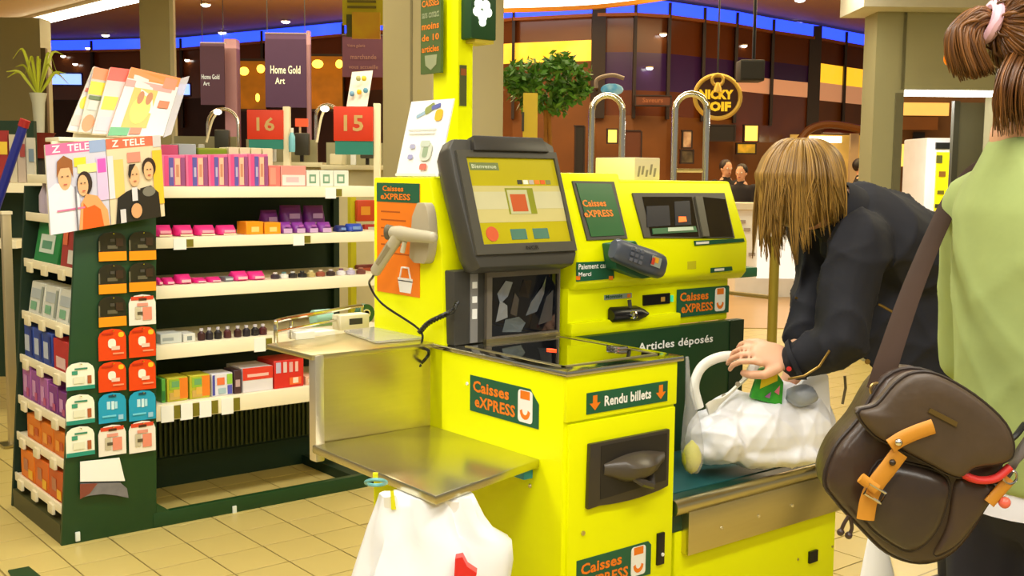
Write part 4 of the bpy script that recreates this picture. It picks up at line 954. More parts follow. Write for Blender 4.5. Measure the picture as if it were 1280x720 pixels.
product('biscuit_box', 'tall red carton with pale striped head on the bottom shelf', 'carton', 341, 379, 450, 4, (214, 44, 36), ((.06, .56, .16, .38, (196, 190, 220)), (.3, .56, .12, .38, (230, 200, 200)), (.5, .56, .12, .36, (226, 170, 170)), (.7, .56, .1, .36, (236, 190, 180)), (.5, .1, .4, .26, (240, 110, 50)), (.62, .15, .18, .2, (250, 220, 200))), .16)
product('biscuit_box', 'small peach carton at the far end of the bottom shelf', 'carton', 381, 396, 470, 4, (226, 180, 150), ((.2, .3, .5, .4, (240, 220, 200)),), .1)
# packs beyond the shelf end, hung on a yellow post
yp = thing('display_post', 'slim yellow display post at the end of the shelves', 'post', aty(442, 560, 4.9)*A(1,1,0))
q = aty(442, 300, 4.9); obj('upright', MB().box(q[0]-.016, q[0]+.016, 4.9, 4.93, .0, 1.30), mat('post_yellow', (206, 196, 20), .5), yp)
obj('foot', MB().box(q[0]-.1, q[0]+.1, 4.82, 5.0, 0, .02), mat('foot_steel', (150, 146, 130), .4, .6), yp)
for i, (u0, u1, v0, v1, c, c2) in enumerate(((447, 470, 250, 277, (206, 70, 30), (230, 150, 40)), (456, 476, 280, 292, (190, 50, 40), (226, 220, 200)), (447, 470, 330, 345, (120, 50, 40), (190, 90, 60)))):
    a, b = aty(u0, v1, 4.87), aty(u1, v0, 4.87); t = thing('snack_pack', ('red and orange snack pack by the yellow display post', 'red pack with white stripe by the yellow display post', 'brown red pack low on the yellow display post')[i], 'pack', A((a[0]+b[0])/2, 4.87, a[2]))
    obj('pouch', MB().box(a[0], b[0], 4.87, 4.90, a[2], b[2]), cm(c, .4), t, bevel=.008)
    obj('print', plate(A(a[0]+.02, 4.87, a[2]+(b[2]-a[2])*.3), EX, EZ, (b[0]-a[0])*.5, (b[2]-a[2])*.4, .001), cm(c2, .4), t)
    obj('hanger', MB().tube([A(a[0], 4.90, b[2]-.01), A(q[0], 4.915, b[2]-.01)], .003, 6), CHROME, t)

# ------------------------------------------------------------ goods on the stepped side shelves
def side_item(lvl, y0, y1, h, rgb, label, prints=(), cat='pack', name='packet', dx=.015, depth=.07, group=None, shape='box', tilt=0.):
    z, xf = SL[lvl]; x0 = xf+dx
    t = thing(name, label, cat, A(x0+depth/2, (y0+y1)/2, z), group)
    if shape == 'box': obj('carton', MB().prism([A(x0, y0, z), A(x0+depth, y0, z), A(x0+depth+tilt, y0, z+h), A(x0+tilt, y0, z+h)], (0, y1-y0, 0)), cm(rgb, .45), t, bevel=.003, seg=1)
    else:
        r = (y1-y0)/2; obj('flask', MB().lathe(A(x0+r, (y0+y1)/2, z), [(r*.8, 0), (r, h*.1), (r*.95, h*.5), (r*.4, h*.75), (r*.3, h)], 10), cm(rgb, .4), t, smooth=True)
    for ip, (y, zz, w, hh, c) in enumerate(prints):
        x0 -= .0005
        obj('print', MB().prism([A(x0-.001+tilt*zz, y1-(y1-y0)*y, z+h*zz), A(x0-.001+tilt*zz, y1-(y1-y0)*(y+w), z+h*zz), A(x0-.001+tilt*(zz+hh), y1-(y1-y0)*(y+w), z+h*(zz+hh)), A(x0-.001+tilt*(zz+hh), y1-(y1-y0)*y, z+h*(zz+hh))], (-.001, 0, 0)), cm(c, .45), t)
    return t
for i in range(5):
    side_item(1, 4.36+i*.085, 4.36+i*.085+.05, .15, (190, 176, 196), f'pale pink slim flask on the side shelf, {ORD[i]} from the magazines', (), 'flask', 'slim_flask', .02, .05, 'pink flasks on the side shelf', 'flask')
side_item(2, 4.46, 4.76, .16, (24, 130, 60), 'green pack with a white lettered band on the side shelf', ((.2, .25, .6, .45, (206, 222, 210)), (.3, .35, .4, .2, (90, 150, 120))), tilt=.03)
side_item(2, 4.25, 4.42, .17, (170, 44, 30), 'dark red pack with a white corner on the side shelf', ((.5, .1, .45, .3, (226, 220, 214)), (.1, .5, .3, .3, (230, 110, 60)), (.85, .3, .1, .6, (230, 226, 216))), tilt=.02)
for i, (a, b) in enumerate(((4.62, 4.80), (4.44, 4.61), (4.26, 4.43))):
    side_item(3, a, b, .13, (222, 224, 216), f'white and grey green carton under the green pack, {ORD[i]} from the metal post', ((.1, .5, .7, .3, (180, 190, 196)), (.15, .15, .4, .25, (120, 176, 140)), (.8, .1, .15, .8, (150, 160, 150))), 'carton', 'tablet_carton', tilt=.02, group='white cartons on the side shelf')
for i, (a, b) in enumerate(((4.70, 4.82), (4.58, 4.69), (4.46, 4.57))):
    side_item(4, a, b, .13, (40, 70, 160), f'blue pack with white lettering on the side shelf, {ORD[i]} from the metal post', ((.1, .2, .5, .5, (190, 200, 226)), (.7, .1, .2, .8, (30, 50, 130))), 'pack', 'blue_pack', group='blue packs on the side shelf')
side_item(4, 4.26, 4.44, .12, (190, 34, 40), 'red and white pack beside the blue packs', ((.2, .1, .6, .35, (226, 190, 190)),))
for i, (a, b) in enumerate(((4.71, 4.82), (4.60, 4.70), (4.49, 4.59), (4.37, 4.48), (4.26, 4.36))):
    side_item(5, a, b, .14-.01*i, ((176, 100, 176), (150, 76, 160), (176, 100, 176), (130, 50, 140), (120, 40, 130))[i], f'violet pouch on the side shelf, {ORD[i]} from the metal post', ((.2, .2, .4, .5, (206, 150, 206)), (.5, .1, .3, .25, (190, 80, 130))), 'pouch', 'violet_pouch', group='violet pouches on the side shelf')
for i, (a, b) in enumerate(((4.56, 4.74), (4.40, 4.55), (4.26, 4.39))):
    side_item(6, a, b, .10, (226, 120, 20), f'orange carton on the lower side shelf, {ORD[i]} from the metal post', ((.2, .2, .3, .4, (240, 160, 60)), (.6, .3, .25, .3, (200, 80, 30))), 'carton', 'orange_carton', group='orange cartons on the lower side shelf')
for i, (a, b) in enumerate(((4.62, 4.80), (4.44, 4.61), (4.26, 4.43))):
    side_item(7, a, b, .12, ((236, 124, 14), (226, 106, 20), (206, 84, 20))[i], f'orange carton on the lowest side shelf, {ORD[i]} from the metal post', ((.25, .3, .3, .4, (190, 120, 90)), (.6, .1, .3, .3, (246, 190, 40))), 'carton', 'orange_carton', group='orange cartons on the lowest side shelf')
# ============================================================ BAGS AND PEOPLE
def remesh(name, mb, material, parent, voxel=.012, it=6, fac=.5, disp=None):
    """fuse overlapping volumes into one continuous smooth surface"""
    vs = np.array(mb.v); og = origin_of(vs)
    me = bpy.data.meshes.new('volume'); me.from_pydata([tuple(p) for p in vs-og], [], mb.f)
    bm = bmesh.new(); bm.from_mesh(me); bmesh.ops.recalc_face_normals(bm, faces=bm.faces); bm.to_mesh(me); bm.free()
    ob = bpy.data.objects.new('volume', me); COL.objects.link(ob)
    md = ob.modifiers.new('fuse', 'REMESH'); md.mode = 'VOXEL'; md.voxel_size = voxel
    md = ob.modifiers.new('soft', 'SMOOTH'); md.factor = fac; md.iterations = it
    bpy.context.view_layer.update()
    dg = bpy.context.evaluated_depsgraph_get()
    new = bpy.data.meshes.new_from_object(ob.evaluated_get(dg)); new.name = name
    bpy.data.objects.remove(ob); bpy.data.meshes.remove(me)
    if disp is not None:
        n = len(new.vertices); co = np.zeros(n*3, np.float32); new.vertices.foreach_get('co', co); co = co.reshape(-1, 3)
        no = np.zeros(n*3, np.float32); new.vertices.foreach_get('normal', no); no = no.reshape(-1, 3)
        co = co + no*disp(co+og)[:, None]; new.vertices.foreach_set('co', co.astype(np.float32).ravel()); new.update()
    for p in new.polygons: p.use_smooth = True
    new.materials.clear(); new.materials.append(material)
    o = bpy.data.objects.new(name, new); COL.objects.link(o)
    if parent is not None: o.parent = parent; o.location = og-wloc(parent)
    else: o.location = og
    return o
_rg = np.random.default_rng(11)
def folds(amp, freq, seed=0, n=7, bias=(1, 1, 1)):
    r = np.random.default_rng(seed); K_ = r.normal(size=(n, 3))*freq*np.array(bias); ph = r.uniform(0, 6.28, n); w = r.uniform(.5, 1, n)
    def f(P): return amp*((1-np.abs(np.sin(P@K_.T+ph)))*w).sum(1)/n*2 - amp*.7
    return f
def creases(amp, freq, seed=0, n=5, bias=(1, 1, 1), pw=3):
    r = np.random.default_rng(seed); K_ = r.normal(size=(n, 3))*freq*np.array(bias); K2 = r.normal(size=(n, 3))*freq*.6; ph = r.uniform(0, 6.28, (2, n))
    def f(P):
        w = 1.6*np.sin(P@K2.T+ph[0]); return amp*(((1-np.abs(np.sin(P@K_.T+ph[1]+w)))**pw).sum(1)-n*.25)
    return f
PLASTIC = mat('white_carrier_film', (242, 243, 246), .35, var=.03, sub=.0)
# ---------------- carrier bag hanging from the basket tray
cb = thing('carrier_bag', 'bulging white plastic carrier bag hanging under the steel basket tray', 'bag', (1.56, 2.02, .12))
rings = []
for z, ul, ur, v in ((.672, 474, 592, 622), (.65, 470, 598, 630), (.62, 464, 606, 640), (.59, 458, 618, 655), (.565, 454, 640, 668), (.52, 446, 642, 680), (.47, 438, 638, 700), (.42, 428, 632, 720), (.30, 415, 626, 770), (.18, 420, 610, 810), (.13, 440, 590, 830)):
    rr = []
    a, b = atz(ul, v, z), atz(ur, v, z); D = 2.5
    a, b = atd(ul, v, D), atd(ur, v, D); a[2] = b[2] = z; c = (a+b)/2; hw = np.linalg.norm(b-a)/2; dp_ = .035+.10*min(1, (.70-z)/.3)
    for i in range(40):
        q = 2*math.pi*i/40; k = 1+.09*math.sin(7*q+z*9)+.07*math.sin(13*q-z*14)+.05*math.sin(21*q+z*30)
        rr.append(c+RT*hw*math.cos(q)*(1 if abs(math.sin(q)) < .4 else k)+FW*dp_*math.sin(q)*k)
    rings.append(rr)
obj('sack', MB().loft(rings), PLASTIC, cb, smooth=True, ang=70)
for us in ((487, 628, 498, 670), (566, 634, 556, 670)):
    p0 = atd(us[0], us[1], 2.46); p1 = atd(us[2], us[3], 2.46)
    obj('handle', MB().tube([p0+EZ*.015, (p0+p1)/2+FW*.01, p1-EZ*.03], [(.006, .014), (.004, .022), (.004, .034)], 8, side=FW), PLASTIC, cb, smooth=True)
P = [atd(567, 735, 2.36), atd(592, 735, 2.36), atd(596, 716, 2.362), atd(584, 708, 2.365), atd(578, 696, 2.37), atd(569, 698, 2.37)]
P = [p-FW*.002 for p in P]
obj('red_print', MB().prism([A(*p) for p in P], FW*.03), mat('print_red', (216, 40, 30), .4), cb)
hk = thing('bag_hook', 'teal plastic ring hook under the corner of the steel tray', 'hook', atd(470, 606, 2.48))
rg = [atd(470+13*math.cos(q), 603+3.5*math.sin(q), 2.46+.03*math.sin(q)) for q in np.linspace(0, 2*math.pi, 17)[:-1]]
obj('ring', MB().tube(rg, .004, 6, closed=True), mat('teal_ring', (110, 180, 186), .4), hk, smooth=True)
obj('tag', MB().prism([atd(488, 614, 2.45), atd(492, 614, 2.45), atd(495, 637, 2.45), atd(489, 637, 2.45)], FW*.003), mat('tag_yellow', (226, 226, 20), .4), hk)
obj('hook_clip', MB().prism([atd(466, 592, 2.5), atd(472, 592, 2.5), atd(472, 600, 2.5), atd(466, 600, 2.5)], FW*.01), mat('tag_yellow', (226, 226, 20), .4), hk)
# ---------------- white shopping bag on the bagging platform
sb = thing('shopping_bag', 'slumped white shopping bag with looped handles on the bagging platform', 'bag', (2.52, 2.2, PZ))
DB = 3.25
m_ = MB()
def bl(u, v, D, ru, rd, rz): m_.ell(atd(u, v, D), ru, rd, rz, 16, 10, np.array([RT, FW, UP]).T)
bl(900, 545, 3.22, .10, .11, .085); bl(950, 535, 3.25, .15, .13, .11); bl(1000, 532, 3.28, .105, .12, .115); bl(1022, 545, 3.30, .055, .09, .085); bl(925, 515, 3.24, .10, .08, .06); bl(880, 560, 3.20, .05, .08, .045); bl(975, 505, 3.28, .09, .08, .07); bl(960, 562, 3.24, .18, .11, .05)
m_.prism([atd(985, 520, 3.25), atd(1040, 520, 3.25), atd(1034, 470, 3.27), atd(1024, 462, 3.27), atd(998, 482, 3.27)], FW*.04)
lowz = PZ+.004
bagm = remesh('bag_body', m_, mat('bag_white_film', (236, 236, 240), .38, var=.03), sb, .006, 5, .5, creases(.0055, 15, 8, 4, (1.3, 1.3, .8)))
co = bagm.data.vertices
oz = wloc(bagm)[2]
for v_ in co:
    if v_.co.z+oz < lowz: v_.co.z = lowz-oz
hn = catmull([atd(874, 510, 3.20), atd(868, 482, 3.20), atd(878, 458, 3.22), atd(902, 446, 3.24), atd(930, 447, 3.26), atd(946, 452, 3.26)], 6)
obj('handle', MB().tube(hn, [(.016, .012)]*len(hn), 10), mat('handle_white', (238, 236, 226), .4), sb, smooth=True)
hn = catmull([atd(946, 452, 3.24), atd(936, 468, 3.22), atd(918, 486, 3.2), atd(900, 502, 3.17), atd(884, 512, 3.16)], 6)
hb = obj('handle', MB().tube(hn, [(.024, .006)]*len(hn), 10, side=nrm(UP*.7+RT*.7)), mat('handle_white', (238, 236, 226), .4), sb, smooth=True)
for u, v in ((905, 495), (922, 480)): obj('grommet', MB().lathe(atd(u, v, 3.165), [(.007, 0), (.007, .004)], 10, -FW), mat('grommet_grey', (176, 168, 150), .4, .5), hb)
for u, v in ((1020, 535), (1030, 547)): obj('grommet', MB().lathe(atd(u, v, 3.19), [(.006, 0), (.006, .004)], 10, -FW), mat('grommet_grey', (176, 168, 150), .4, .5), sb)
sp_ = thing('snack_bag', 'green and yellow snack packet sticking out of the white shopping bag', 'packet', atd(962, 505, 3.22))
P = [atd(938, 498, 3.18), atd(978, 508, 3.18), atd(980, 478, 3.18), atd(966, 458, 3.18), atd(950, 462, 3.18)]
obj('pouch', MB().prism(P, FW*.03), mat('packet_green', (30, 140, 40), .4, rgb2=(50, 160, 40), scale=40), sp_, bevel=.006)
P = [atd(950, 486, 3.177), atd(972, 476, 3.177), atd(972, 462, 3.177), atd(964, 459, 3.177), atd(953, 466, 3.177)]
obj('print', MB().prism(P, FW*.002), mat('packet_yellow', (226, 206, 20), .4), sp_)
obj('print', MB().prism([atd(956, 496, 3.177), atd(962, 498, 3.177), atd(964, 490, 3.177)], FW*.002), mat('packet_violet', (150, 90, 150), .4), sp_)
obj('print', MB().prism([atd(968, 490, 3.177), atd(974, 494, 3.177), atd(975, 482, 3.177)], FW*.002), mat('packet_pink', (206, 110, 130), .4), sp_)
obj('bag_corner', MB().prism([atd(990, 512, 3.22), atd(1040, 528, 3.22), atd(1036, 470, 3.25), atd(1026, 461, 3.25), atd(1004, 476, 3.24), atd(992, 490, 3.23)], FW*.02), mat('bag_white_film', (236, 236, 240), .38), sb, bevel=.006)
gpk = MB().ell(atd(1002, 494, 3.19), .048, .04, .034, 14, 9, np.array([RT, FW, UP]).T)
tag(remesh('wrapped_goods', gpk, mat('grey_film', (150, 156, 166), .3, var=.15), None, .008, 3, .5, folds(.008, 50, 6)), 'grey film-wrapped goods showing in the mouth of the white shopping bag', 'goods')
# ---------------- thin clear bag with a lemon hanging at the cabinet side
lb_ = thing('produce_bag', 'thin clear produce bag hanging beside the yellow cabinet', 'bag', atd(866, 590, 3.0))
rings = []
for v, uc, hw in ((446, 859, 2.0), (470, 860, 3), (500, 863, 6), (530, 865, 11), (560, 866, 14), (580, 866, 13), (590, 866, 8)):
    c = atd(uc, v, 3.05); rings.append([c+RT*hw/FPX*3.05*math.cos(q)*(1+.12*math.sin(5*q))+FW*hw/FPX*3.05*math.sin(q) for q in np.linspace(0, 2*math.pi, 21)[:-1]])
obj('film', MB().loft(rings), mat('clear_film', (226, 224, 226), .25, alpha=.28), lb_, smooth=True, ang=80)
lm_ = MB().lathe(atd(864, 592, 3.05), [(.003, 0), (.018, .012), (.027, .035), (.027, .055), (.018, .078), (.006, .09), (.003, .094)], 16)
tag(obj('lemon', lm_, mat('lemon_peel', (226, 220, 60), .5, bump=.3, scale=120), smooth=True), 'yellow lemon inside the clear produce bag', 'lemon')

# ------------------------------------------------------------ figures
SKIN = mat('skin', (222, 170, 136), .5, var=.06, scale=30, sub=.1)
def head_into(m, c, face, up, s=1.):
    face = nrm(face); up = nrm(up-face*(up@face)); sd = np.cross(face, up); R = np.array([sd, face, up]).T; c = np.array(c)
    m.ell(c+up*.02*s, .076*s, .096*s, .10*s, 16, 12, R)
    m.ell(c-up*.055*s+face*.03*s, .056*s, .062*s, .062*s, 14, 10, R)
    m.ell(c-up*.015*s+face*.098*s, .013*s, .018*s, .024*s, 10, 8, R)
    for k in (-1, 1):
        m.ell(c-up*.01*s+sd*k*.076*s-face*.005*s, .010*s, .018*s, .03*s, 8, 8, R)
        m.ell(c+up*.012*s+sd*k*.03*s+face*.078*s, .02*s, .012*s, .008*s, 8, 8, R)
    m.ell(c-up*.062*s+face*.084*s, .022*s, .010*s, .009*s, 8, 8, R)
    return R
def face_parts(parent, c, face, up, s=1.):
    face = nrm(face); up = nrm(up-face*(up@face)); sd = np.cross(face, up); c = np.array(c)
    for k in (-1, 1):
        e = c+up*.002*s+sd*k*.031*s+face*.084*s
        o = obj('eye', MB().ell(e, .011*s, .011*s, .011*s, 10, 8), WHITE, parent, smooth=True)
        obj('iris', MB().ell(e+face*.008*s, .005*s, .005*s, .005*s, 8, 6), mat('iris_brown', (60, 44, 30), .2), o, smooth=True)
    obj('lips', MB().ell(c-up*.062*s+face*.089*s, .02*s, .008*s, .008*s, 10, 8, np.array([sd, face, up]).T), mat('lip_rose', (176, 96, 90), .4), parent, smooth=True)
def hand_into(m, w, d, palm_n, s=1., curl=.9):
    """wrist w, pointing d, back of the hand along palm_n; fingers curl away from palm_n"""
    d = nrm(d); palm_n = nrm(palm_n-d*(palm_n@d)); sd = np.cross(d, palm_n)
    R = np.array([sd, d, palm_n]).T
    m.ell(w+d*.045*s, .040*s, .055*s, .018*s, 14, 10, R)
    for i, (off, L) in enumerate(((-.033, .064), (-.011, .074), (.011, .069), (.032, .054))):
        p = w+d*.085*s+sd*off*s; P = [p-d*.015*s, p]; a = 0
        for q in (.42, .33, .25):
            a += curl*.75; P.append(P[-1]+(d*math.cos(a)-palm_n*math.sin(a))*L*q*1.15*s)
        capsule_chain(m, P, [.0084*s, .0080*s, .0076*s, .0070*s, .0062*s], 8)
    p = w+d*.03*s-sd*.034*s
    P = [p, p-sd*.02*s+d*.025*s-palm_n*.012*s, p-sd*.016*s+d*.052*s-palm_n*.03*s, p-sd*.004*s+d*.068*s-palm_n*.045*s]
    capsule_chain(m, P, [.013*s, .0115*s, .0105*s, .009*s], 8)
def strands(name, mat_, parent, roots, n_pts=9, r=.006, seed=1, tints=((.62, .56, .5), (1, 1, 1), (1.35, 1.3, 1.15))):
    rg_ = np.random.default_rng(seed); m = MB(); cols = []
    for path, rad in roots:
        k0 = len(m.v); pts = catmull(path, 4); k = len(pts)
        m.tube(pts, [(rad*(1-.75*(i/(k-1))**2), rad*.55*(1-.75*(i/(k-1))**2)) for i in range(k)], 5)
        t_ = tints[rg_.integers(len(tints))]; f = rg_.uniform(.85, 1.15); cols += [(t_[0]*f, t_[1]*f, t_[2]*f, 1)]*(len(m.v)-k0)
    m.c = cols
    o = obj(name, m, mat_, parent, smooth=True, ang=180, recalc=True)
    return o

# ---------------- person bending over the shopping bag
B_ = thing('person', 'person in a navy jacket with loose blond hair bending over the shopping bag', 'person', (3.33, 1.78, 0))
NAVY = mat('navy_wool', (15, 16, 27), .8, var=.22, scale=14, bump=.25)
J = dict(pel=atd(1245, 412, 3.48), wai=atd(1190, 352, 3.45), che=atd(1115, 312, 3.38), nek=atd(1058, 272, 3.32), hed=atd(1004, 236, 3.30))
fdir = nrm(RT*-.62-UP*.72-FW*.1); hup = nrm(UP*.72-RT*.62)
lat = nrm(np.cross(nrm(J['nek']-J['pel']), UP)); lat = lat if lat@FW < 0 else -lat     # towards the camera side
def side(p, k): return p+lat*k
ls, le, lw = atd(1066, 300, 3.20), atd(1050, 428, 3.12), atd(990, 452, 3.16)
rs, re, rw = J['nek']-lat*.19+A(0, 0, -.05), atd(1022, 345, 3.50), atd(990, 470, 3.36)
bd = MB()
head_into(bd, J['hed'], fdir, hup)
capsule_chain(bd, [J['hed']-hup*.05+(J['nek']-J['hed'])*.3, J['nek']], [.05, .055])
capsule_chain(bd, [J['nek'], J['che'], J['wai'], J['pel']], [(.08, .10), (.165, .105), (.13, .10), (.16, .12)], 18, side=lat)
capsule_chain(bd, [ls, le, lw], [.055, .045, .029]); capsule_chain(bd, [rs, re, rw], [.055, .045, .029])
hd_ = nrm(atd(936, 436, 3.18)-lw)
hand_into(bd, lw, hd_, nrm(UP*.75-FW*.55-RT*.2), 1.22, .62)
hand_into(bd, rw, nrm(-UP+RT*-.4), nrm(-FW), .95, .6)
foot_l, foot_r = A(3.28, 1.68, 0), A(3.46, 1.88, 0)
for k, ft in ((1, foot_l), (-1, foot_r)):
    hip = side(J['pel'], .09*k)+A(0, 0, -.06); kn = (hip+ft)/2+A(-.03, .02, .03)
    capsule_chain(bd, [hip, kn, ft+A(0, 0, .09)], [.085, .058, .04])
    capsule_chain(bd, [ft+A(.03, 0, .045), ft+A(-.10, .05, .035)], [.036, .03])
remesh('body', bd, SKIN, B_, .0048, 2)
face_parts(B_, J['hed'], fdir, hup)
jk = MB()
capsule_chain(jk, [J['nek']+(J['hed']-J['nek'])*.16, J['nek'], (J['nek']+J['che'])/2, J['che'], J['wai'], J['pel']-A(0, 0, .02)], [(.075, .085), (.115, .125), (.19, .15), (.20, .155), (.175, .15), (.19, .165)], 22, side=lat)
capsule_chain(jk, [ls+RT*.02, (ls+le)/2, le, le+(lw-le)*.5, lw+(le-lw)*.1], [.09, .086, .08, .07, .06], 16)
capsule_chain(jk, [rs, re, re+(rw-re)*.6], [.085, .07, .055], 16)
# open fronts hanging down under the bent chest
for k, D_, pts in ((1, 3.26, ((1060, 300), (1190, 320), (1200, 515), (1166, 505), (1125, 492), (1095, 470), (1076, 446), (1058, 452))), (-1, 3.44, ((1008, 282), (1060, 300), (1048, 380), (1022, 396), (995, 372), (1001, 330)))):
    jk.prism([atd(u, v, D_) for u, v in pts], FW*.035)
jacket = remesh('jacket', jk, NAVY, B_, .009, 5, .5, creases(.010, 11, 5, 4, (1, 1, .7)))
ZIP = mat('brass_zip', (150, 120, 60), .35, .8)
def on_line(uvs, D, r, name, material=ZIP, parent=jacket): return obj(name, MB().tube([atd(u, v, D) for u, v in uvs], r, 6), material, parent, smooth=True)
on_line([(985, 474), (1005, 470), (1024, 458), (1037, 438)], 3.058, .0035, 'sleeve_zip')
on_line([(1098, 380), (1116, 390), (1128, 396)], 3.20, .004, 'pocket_zip')
on_line([(994, 372), (1010, 380)], 3.43, .004, 'front_zip')
obj('button', MB().lathe(atd(1078, 408, 3.10), [(.007, 0), (.007, .004)], 10, -FW), ZIP, jacket)
obj('button', MB().lathe(atd(1084, 452, 3.24), [(.008, 0), (.008, .004)], 10, -FW), ZIP, jacket)
obj('red_badge', MB().lathe(atd(986, 461, 3.10), [(.007, 0), (.007, .004)], 8, -FW), mat('badge_red', (200, 40, 40), .5), jacket)
obj('cuff', MB().tube([lw+(le-lw)*.02, lw+(le-lw)*.12], [(.058, .058), (.064, .064)], 14), mat('cuff_navy', (20, 22, 36), .7), jacket, smooth=True)
on_line([(1056, 470), (1057, 485), (1053, 505)], 3.2, .004, 'drawstring', mat('cord_brown', (96, 84, 60), .6))
col_ = MB(); rings = []
nd = nrm(J['hed']-J['nek'])
for h, r in ((-.02, .095), (.035, .088), (.05, .078), (.03, .072)):
    a_ = lat; b_ = np.cross(nd, lat); rings.append([J['nek']+nd*(h+.015)+a_*r*math.cos(q)+b_*r*1.05*math.sin(q) for q in np.linspace(0, 2*math.pi, 25)[:-1]])
obj('collar', col_.loft(rings, caps=False), NAVY, jacket, smooth=True)
tr_ = MB()
for k, ft in ((1, foot_l), (-1, foot_r)):
    hip = side(J['pel'], .09*k)+A(0, 0, -.03); kn = (hip+ft)/2+A(-.03, .02, .03)
    capsule_chain(tr_, [J['pel']+A(0, 0, -.02), hip, kn, ft+A(0, 0, .06)], [.12, .105, .075, .062])
remesh('trousers', tr_, mat('dark_denim', (36, 36, 44), .8, var=.15, scale=30), B_, .012, 3)
for ft in (foot_l, foot_r): obj('shoe', capsule_chain(MB(), [ft+A(.04, -.01, .046), ft+A(-.03, .02, .045), ft+A(-.12, .06, .035)], [(.042, .046), (.044, .045), (.036, .033)], 14, side=EZ), mat('black_leather', (24, 22, 22), .4), B_, smooth=True)
# hair: cap plus hanging locks
HC = atd(1000, 236, 3.29)
BL = mat('blond_hair', (150, 116, 56), .38, var=.2, scale=40, attr=True)
hcap = MB().ell(HC+UP*.012, .117, .113, .13, 20, 14, np.array([RT, FW, UP]).T)
hcap.c = [(.8, .75, .68, 1)]*len(hcap.v)
cap = obj('hair', hcap, BL, B_, smooth=True, ang=180)
roots = []; rg_ = np.random.default_rng(5)
for c_ in range(95):
    ph0 = rg_.uniform(0, 2*math.pi); drop0 = rg_.uniform(.11, .24); off0 = rg_.uniform(-.02, .05); R0 = rg_.uniform(.97, 1.08); e1, e2 = rg_.uniform(-14, 10), rg_.uniform(-14, 14)
    for i in range(11):
        ph = ph0+rg_.normal()*.13; dx, dy = math.cos(ph), math.sin(ph); R_ = R0+rg_.uniform(-.02, .02)
        crown = HC+UP*(.137+rg_.uniform(0, .006))+RT*(.012+rg_.uniform(-.02, .02))+FW*rg_.uniform(-.025, .025)
        def sp__(th, k=1.): return HC+RT*.119*R_*k*math.sin(th)*dx-FW*.116*R_*k*math.sin(th)*dy+UP*(.012+.13*R_*math.cos(th))
        if dx > .35:
            end = atd(1046+e1+rg_.uniform(-3, 3), 268+e2+rg_.uniform(-4, 4), 3.29-.11*dy); path = [crown, sp__(.5), sp__(.95, 1.06), sp__(1.35, 1.1)*.75+end*.25, end]
        else:
            drop = drop0*(1. if dx < 0 else .7)+rg_.uniform(-.02, .01)
            pc_ = ph0; e0 = sp__(1.45)
            ce = HC+RT*.119*R0*.99*math.cos(pc_)-FW*.116*R0*.99*math.sin(pc_)+UP*(.012+.13*.12); end = ce*.7+e0*.3-UP*drop+RT*off0*(1 if dx < 0 else -1)
            path = [crown, sp__(.45), sp__(.9), sp__(1.25), e0, (e0+end)/2+RT*rg_.uniform(-.006, .006), end]
        roots.append((path, rg_.uniform(.0030, .0052)))
strands('hair_locks', BL, cap, roots, tints=((.66, .6, .54), (.9, .88, .84), (1.0, 1.0, 1.0), (1.3, 1.26, 1.12)))

# ---------------- person in green with the leather bag
G_ = thing('person', 'person in a light green sweater with brown ponytail beside the till', 'person', A(1.86, .86, 0))
fg = nrm(RT*.86+FW*.5)                    # facing
sg = nrm(np.cross(fg, UP))                # her right hand side (towards the camera)
def gv(u, v, D): return atd(u, v, D)
gn, gc, gw, gh = gv(1282, 172, 1.88), gv(1308, 262, 1.88), gv(1312, 430, 1.88), gv(1312, 590, 1.88)
ghd = gv(1327, 62, 1.88)
bd = MB(); R_ = head_into(bd, ghd, fg, UP)
capsule_chain(bd, [ghd-UP*.06-fg*.015, gn+UP*.0], [.052, .058])
capsule_chain(bd, [gn, gc, gw, gh], [(.055, .05), (.125, .095), (.115, .085), (.135, .10)], 18, side=sg)
arms = []
for k in (1, -1):
    s0 = gn+sg*(.165 if k > 0 else .12)*k-UP*(.085 if k > 0 else .125)+fg*(.04 if k > 0 else .06); e0 = s0-UP*.27+fg*.03+sg*.03*k; w0 = e0-UP*.12+fg*.20
    arms.append((s0, e0, w0)); capsule_chain(bd, [s0, e0, w0], [.05, .041, .028]); hand_into(bd, w0, nrm(fg-UP*.3), UP, .95, .5)
feet = []
for k in (1, -1):
    hip = gh+sg*.085*k-UP*.03; ft = A(hip[0], hip[1], 0)-fg*.02; kn = (hip+ft)/2+fg*.02; feet.append((hip, kn, ft))
    capsule_chain(bd, [hip, kn, ft+UP*.09], [.085, .058, .04]); capsule_chain(bd, [ft-fg*.03+UP*.045, ft+fg*.12+UP*.035], [.036, .03])
remesh('body', bd, SKIN, G_, .009, 4)
face_parts(G_, ghd, fg, UP)
SW = mat('sage_knit', (158, 174, 106), .9, var=.1, scale=18, bump=.12)
sw = MB()
sw.tube([gv(1290, 172, 1.88), gv(1290, 184, 1.88), gv(1298, 206, 1.88), gv(1308, 245, 1.88), gv(1312, 320, 1.88), gv(1313, 420, 1.88), gv(1313, 520, 1.88), gv(1313, 600, 1.88)],
              [(.068, .066), (.088, .085), (.13, .112), (.155, .135), (.16, .15), (.155, .158), (.155, .15), (.16, .148)], 24, side=sg)
for s0, e0, w0 in arms: capsule_chain(sw, [s0-sg*0, (s0+e0)/2, e0, (e0+w0)/2, w0], [.076, .07, .062, .052, .045], 16)
remesh('sweater', sw, SW, G_, .009, 5, .5, creases(.003, 9, 9, 4, (1, 1, .7)))
obj('shirt_hem', MB().tube([gv(1313, 590, 1.88), gv(1313, 624, 1.88)], [(.15, .138), (.166, .154)], 32, side=sg), mat('white_cotton', (232, 230, 236), .8), G_, smooth=True)
tr_ = MB()
